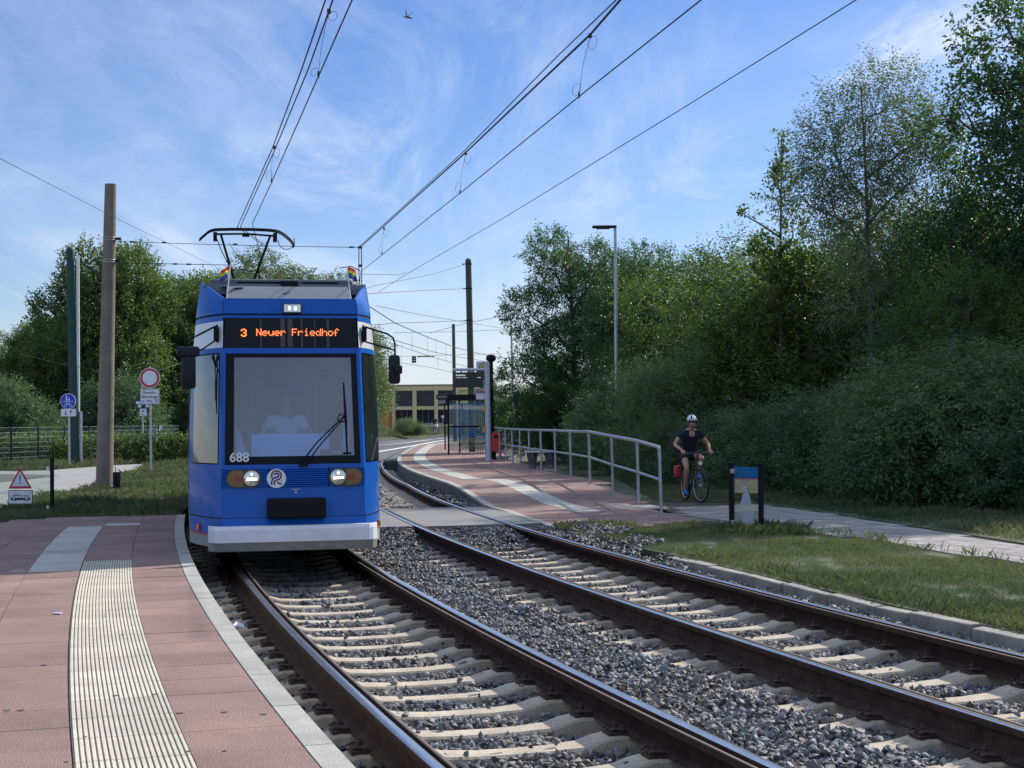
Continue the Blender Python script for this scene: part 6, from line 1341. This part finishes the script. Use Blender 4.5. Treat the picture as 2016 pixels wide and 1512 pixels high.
# ------------------------------------------------------------------ mesh fence
fpx=[(-60,921,835,59),(22,919,833,61.5),(75,916.5,832,64),(127,913,831,66),(175,908,830,68.5),(217,904,829.5,72),(258,898,828.5,76),(290,896,829,79),(312,894,829,81),(350,893,829.5,85)]
FP=[(V(x,yt,Y),Y) for x,yb,yt,Y in fpx]; f0=Vector((FP[0][0].x,FP[0][0].y,0))
e=root('mesh_fence',f0,0,'galvanised welded mesh fence in front of the hedge on the left','fence')
ft=[Vector((p.x,p.y,1.60)) for p,_ in FP]
for i,p in enumerate(ft):
    b=MB(); b.box(p-f0-Vector((0,0,.82)),(.075,.075,1.70)); b.build('post',m_dark if i%3 else m_gpole,e)
m_fw=mat('fence_wire',(.30,.33,.33),rough=.5,metal=.4,var=.1)
for i in range(len(ft)-1):
    a,c_=ft[i]-f0,ft[i+1]-f0; b=MB(); L_=(c_-a).length
    for k in range(9):
        z=Vector((0,0,-k*.2-.01)); b.tube([a+z,c_+z],.007,4)
    nv=int(L_/.10)
    for k in range(1,nv): q=a.lerp(c_,k/nv); b.tube([q,q-Vector((0,0,1.62))],.0022,3,cap=False)
    b.build('mesh_panel',m_fw,e)
b=MB(); b.box((0,0,0),(.30,.1,1.05)); o=b.build('control_cabinet',mat('cabinet_grey',(.16,.19,.20),rough=.6,var=.08)); o.location=V(303,862,80.5); tag(o,'grey cabinet mounted on the mesh fence beside the tram','cabinet')
b=MB(); b.box((0,0,0),(.13,.03,.22)); o=b.build('notice',m_signw); o.location=V(316,842,80.5); tag(o,'small white notice on the gate post of the mesh fence','notice')
# ------------------------------------------------------------------ yellow building
m_yel=mat('render_yellow',(.58,.49,.25),rough=.85,var=.06,vs=.6); m_och=mat('render_ochre',(.58,.27,.07),rough=.85,var=.07,vs=.7); m_win=mat('window_dark',(.012,.014,.022),rough=.15,var=.3,vs=.4,spec=.6); m_winb=mat('window_blind',(.03,.026,.032),rough=.6,var=.2,vs=2)
BX=V(771,757,195).x; e=root('building',(BX,195,-.2),0,'two-storey yellow building with dark square windows at the end of the road','building')
U=195/FPX   # metres per photo pixel out there
def zb(y): return (829-y)*U+EYE+.2+.0
xs0=0; W_=(930-771)*U
b=MB()
b.box((W_/2,4,zb(757)/2),(W_,8,zb(757))); b.build('wall',m_yel,e)
b=MB()
for x0,x1 in((771,777.5),(812,820),(855,862),(897,903.5)):
    b.box(((x0+x1)/2*U-771*U,-.14,zb(757)/2),((x1-x0)*U,.26,zb(757)-.02))
for y0,y1 in((757.5,767),(798,804.5),(834,838)): b.box((W_/2,-.12,zb((y0+y1)/2)),(W_,.20,(y1-y0)*U))
b.build('facade_frame',m_yel,e)
for x0,x1 in((779,812),(820,855),(862,897)):
    for y0,y1,m_ in((768,797.5,m_winb),(805.5,834,m_win)):
        b=MB(); b.box(((x0+x1)/2*U-771*U,-.03,zb((y0+y1)/2)),((x1-x0)*U,.05,(y1-y0)*U)); w_=b.build('window',m_,e)
        if m_ is m_win:
            b=MB(); 
            for k in(.33,.66): b.box((((x0+(x1-x0)*k))*U-771*U,-.06,zb((y0+y1)/2)),(.09,.04,(y1-y0)*U))
            b.build('mullion',mat('mullion_grey',(.08,.09,.11),rough=.5,var=0),w_)
b=MB(); b.box((W_/2,3.9,zb(756.3)),(W_+.3,8.4,.14)); b.build('roof_edge',mat('roof_edge',(.16,.16,.11),rough=.7,var=.1),e)
b=MB(); b.prism([(-.05,.2),(-7,-6),(-7,6),(-.05,6)],.1,zb(757)-.7); b.build('side_wall',m_och,e)
b=MB(); a=Vector((-.05,.2,0));c_=Vector((-7,-6,0)); d=(c_-a).normalized(); n_=Vector((-d.y,d.x,0)); 
pc=a.lerp(c_,.36); b.box((pc.x+.05,pc.y-.05,zb(817)),(.9,.1,1.15),rz=math.atan2(d.y,d.x)); b.build('window',m_win,e)
# poster with blue and red lettering on a pale wall, seen through the shelter
e=root('poster_wall',(V(915,830,150).x,150,0),0,'pale wall with a large blue and white lettered poster, seen through the shelter','wall')
b=MB(); b.box((0,0,1.9),(1.9,.2,3.0)); b.build('wall',mat('pale_wall',(.34,.36,.34),rough=.85,var=.1),e)
b=MB(); b.box((.0,-.12,2.35),(1.0,.03,1.35)); q=b.build('poster',m_signw,e)
textmesh('DUBU',.42,'poster_text',mat('poster_blue',(.06,.30,.62),rough=.6,var=0),q,TM(0,-.15,2.62),bold=.01); textmesh('DUBU',.42,'poster_text',MATS['poster_blue'],q,TM(0,-.15,1.95),bold=.01); textmesh('DUBU',.3,'poster_text',mat('poster_red',(.5,.12,.08),rough=.6,var=0),q,TM(0,-.15,2.30),bold=.004)
# far fence, bike racks, small sign, pedestrian with bicycle
def farrail(x0,x1,y,Y,label,infill=True,h=1.05,z0=.42):
    a=V(x0,y,Y);c_=V(x1,y,Y); e=root('far_railing',(a.x,Y,z0),0,label,'railing'); L_=c_.x-a.x; b=MB(); b.tube([(0,0,h),(L_,0,h)],.035,6); b.tube([(0,0,.15),(L_,0,.15)],.025,6); b.build('bar',m_galv,e)
    n=max(2,int(L_/1.2))
    for k in range(n+1): b=MB(); b.tube([(L_*k/n,0,0),(L_*k/n,0,h)],.03,6); b.build('post',m_galv,e)
    if infill:
        b=MB(); 
        for k in range(int(L_/.14)): b.tube([(k*.14,0,.15),(k*.14,0,h)],.010,3,cap=False)
        b.build('baluster',m_galv,e)
farrail(779,806,833,160,'short silvery railing in front of the first ground floor window of the yellow building')
farrail(838,872,834,158,'railing with balusters behind the pedestrian in front of the yellow building')
farrail(905,962,846,128,'far railing seen through the glass of the shelter',False,z0=.0)
farrail(962,1016,833,118,'curved far railing left of the wall of trees',True,z0=.0)
farrail(968,1014,842,96,'nearer pale railing between the litter bin and the trees',False,z0=.0)
for i,(x,y) in enumerate(((744,861),(760,858),(776,851),(784,848))):
    e=V(x,y,150+i*3); b=MB(); b.tube([(-.18,0,-.5),(-.18,0,.42),(-.12,0,.48),(.12,0,.48),(.18,0,.42),(.18,0,-.5)],.028,6); o=b.build('bike_rack',m_galv); o.location=(e.x,e.y,.62); tag(o,('white hoop bike rack nearest the tram, by the ochre wall','white hoop bike rack in front of the ochre wall','low bike rack at the corner of the yellow building','bike rack right of the building corner')[i],'bike rack','hoop bike racks')
p_=V(872,855,152); e=root('far_sign',(p_.x,152,.35),0,'small far sign on a thin post left of the shelter','sign'); b=MB(); b.tube([(0,0,0),(0,0,1.9)],.03,6); b.build('post',m_galv,e); b=MB(); b.box((0,-.03,1.8),(.28,.02,.26)); b.build('sign_plate',m_signw,e)
p_=V(856,853,154); e=root('person',(p_.x,154,.42),0,'distant person in a dark jacket and pale trousers with a bicycle','person')
J={'pelvis':(0,0,.92,(.13,.1)),'chest':(.02,0,1.28,(.18,.13)),'neck':(.03,0,1.50,.06),'head':(.03,-.02,1.62,.095),'top':(.03,-.02,1.70,.08)}; E_=[('pelvis','chest'),('chest','neck'),('neck','head'),('head','top')]
for s,p in((-1,'l'),(1,'r')):
    J[p+'s']=(s*.19,0,1.42,.065); J[p+'e']=(s*.26,-.1,1.18,.05); J[p+'h']=(s*.22-.12,-.3,1.0,.035); J[p+'k']=(s*.11,0,.5,.065); J[p+'a']=(s*.12,.02,.08,.045); E_+=[('chest',p+'s'),(p+'s',p+'e'),(p+'e',p+'h'),('pelvis',p+'k'),(p+'k',p+'a')]
skin_obj('body',J,E_,m_skin,e,1); skin_obj('jacket',sub(['pelvis','chest','neck','ls','le','rs','re'],.03),[('pelvis','chest'),('chest','neck'),('chest','ls'),('ls','le'),('chest','rs'),('rs','re')],m_shirt,e,1); skin_obj('trousers',sub(['pelvis','lk','la','rk','ra'],.02),[('pelvis','lk'),('lk','la'),('pelvis','rk'),('rk','ra')],mat('pale_trousers',(.30,.36,.42),rough=.9,var=.1),e,1)
e2=root('bicycle',(p_.x-.35,153.8,.42),R(70),'distant bicycle held by the person in the dark jacket','bicycle')
for y in(-.52,.52):
    b=MB(); b.torus((0,y,.34),.32,.025,20,5,axis='X'); b.build('wheel',m_tyre,e2)
b=MB(); b.tube([(0,.52,.34),(0,.05,.32),(0,.25,.8),(0,-.4,.85),(0,-.52,.34)],.02,5); b.tube([(0,.05,.32),(0,-.4,.8)],.02,5); b.tube([(-.25,-.42,.98),(.25,-.42,.98)],.02,5); b.bev((0,.27,.9),(.12,.24,.05),.01); b.bev((0,-.55,.85),(.35,.3,.25),.03,mi=1); b.build('frame',[m_frame,m_signw],e2)
# weeds in front of the building
for i,(x,y,s,lb) in enumerate(((800,858,.62,'rounded weedy bush on the bank before the yellow building'),(823,858,.45,'smaller bush right of the weedy bush on the bank'),(742,855,.4,'bush at the foot of the ochre wall, next to the tram'))):
    p_=V(x,y,150); plant('wbush',p_.x,150,s*1.3,i,lb,cat='bush',group='bushes on the far bank',z=.3,sz=s*.9)
# paper litter, soft drink can, gull
b=MB(); b.prism([(-.03,-.02),(.03,-.025),(.035,.02),(0,.03),(-.03,.015)],0,.006); o=b.build('paper_scrap',mat('paper_lilac',(.45,.42,.6),rough=.8,var=.1)); o.location=G(113,1208,ZP+.006); tag(o,'tiny lilac paper scrap on the red paving left of the ribbed strip','litter')
b=MB(); b.lathe([(.018,-.06),(.03,-.055),(.032,.03),(.015,.06),(.012,.08)],(0,0,0),12,axis='X'); o=b.build('crushed_cup',m_signw); o.location=G(742,1162,-.20); o.rotation_euler=(.3,.4,.8); tag(o,'crushed white cup lying beside the right rail of the tram track','litter')
b=MB(); b.prism([(-.05,-.03),(.06,-.04),(.05,.03),(-.02,.045)],0,.02); o=b.build('plastic_bag',m_signw); o.location=G(468,1233,-.21); o.rotation_euler=(.4,.2,.3); tag(o,'scrap of white plastic between the platform kerb and the rail','litter')
gl=V(803,34,60); e=root('gull',gl,R(10),'dark gull gliding high in the sky between the wires','bird'); e.scale=(.62,.62,.75); e.rotation_euler=(R(28),0,R(35))
J={'t':(.34,0,-.01,(.012,.03)),'b':(.12,0,0,.055),'c':(-.10,0,.0,.062),'h':(-.24,0,.015,.038),'k':(-.33,0,.0,.010),'w1':(.0,-.06,.03,(.03,.015)),'w2':(-.06,-.22,.20,(.055,.012)),'w3':(.06,-.45,.40,(.02,.008)),'v1':(.0,.06,.03,(.03,.015)),'v2':(-.06,.25,.16,(.055,.012)),'v3':(.06,.5,.27,(.02,.008))}
skin_obj('body',J,[('t','b'),('b','c'),('c','h'),('h','k'),('c','w1'),('w1','w2'),('w2','w3'),('c','v1'),('v1','v2'),('v2','v3')],mat('gull_grey',(.10,.10,.11),rough=.8,var=.1),e,1)
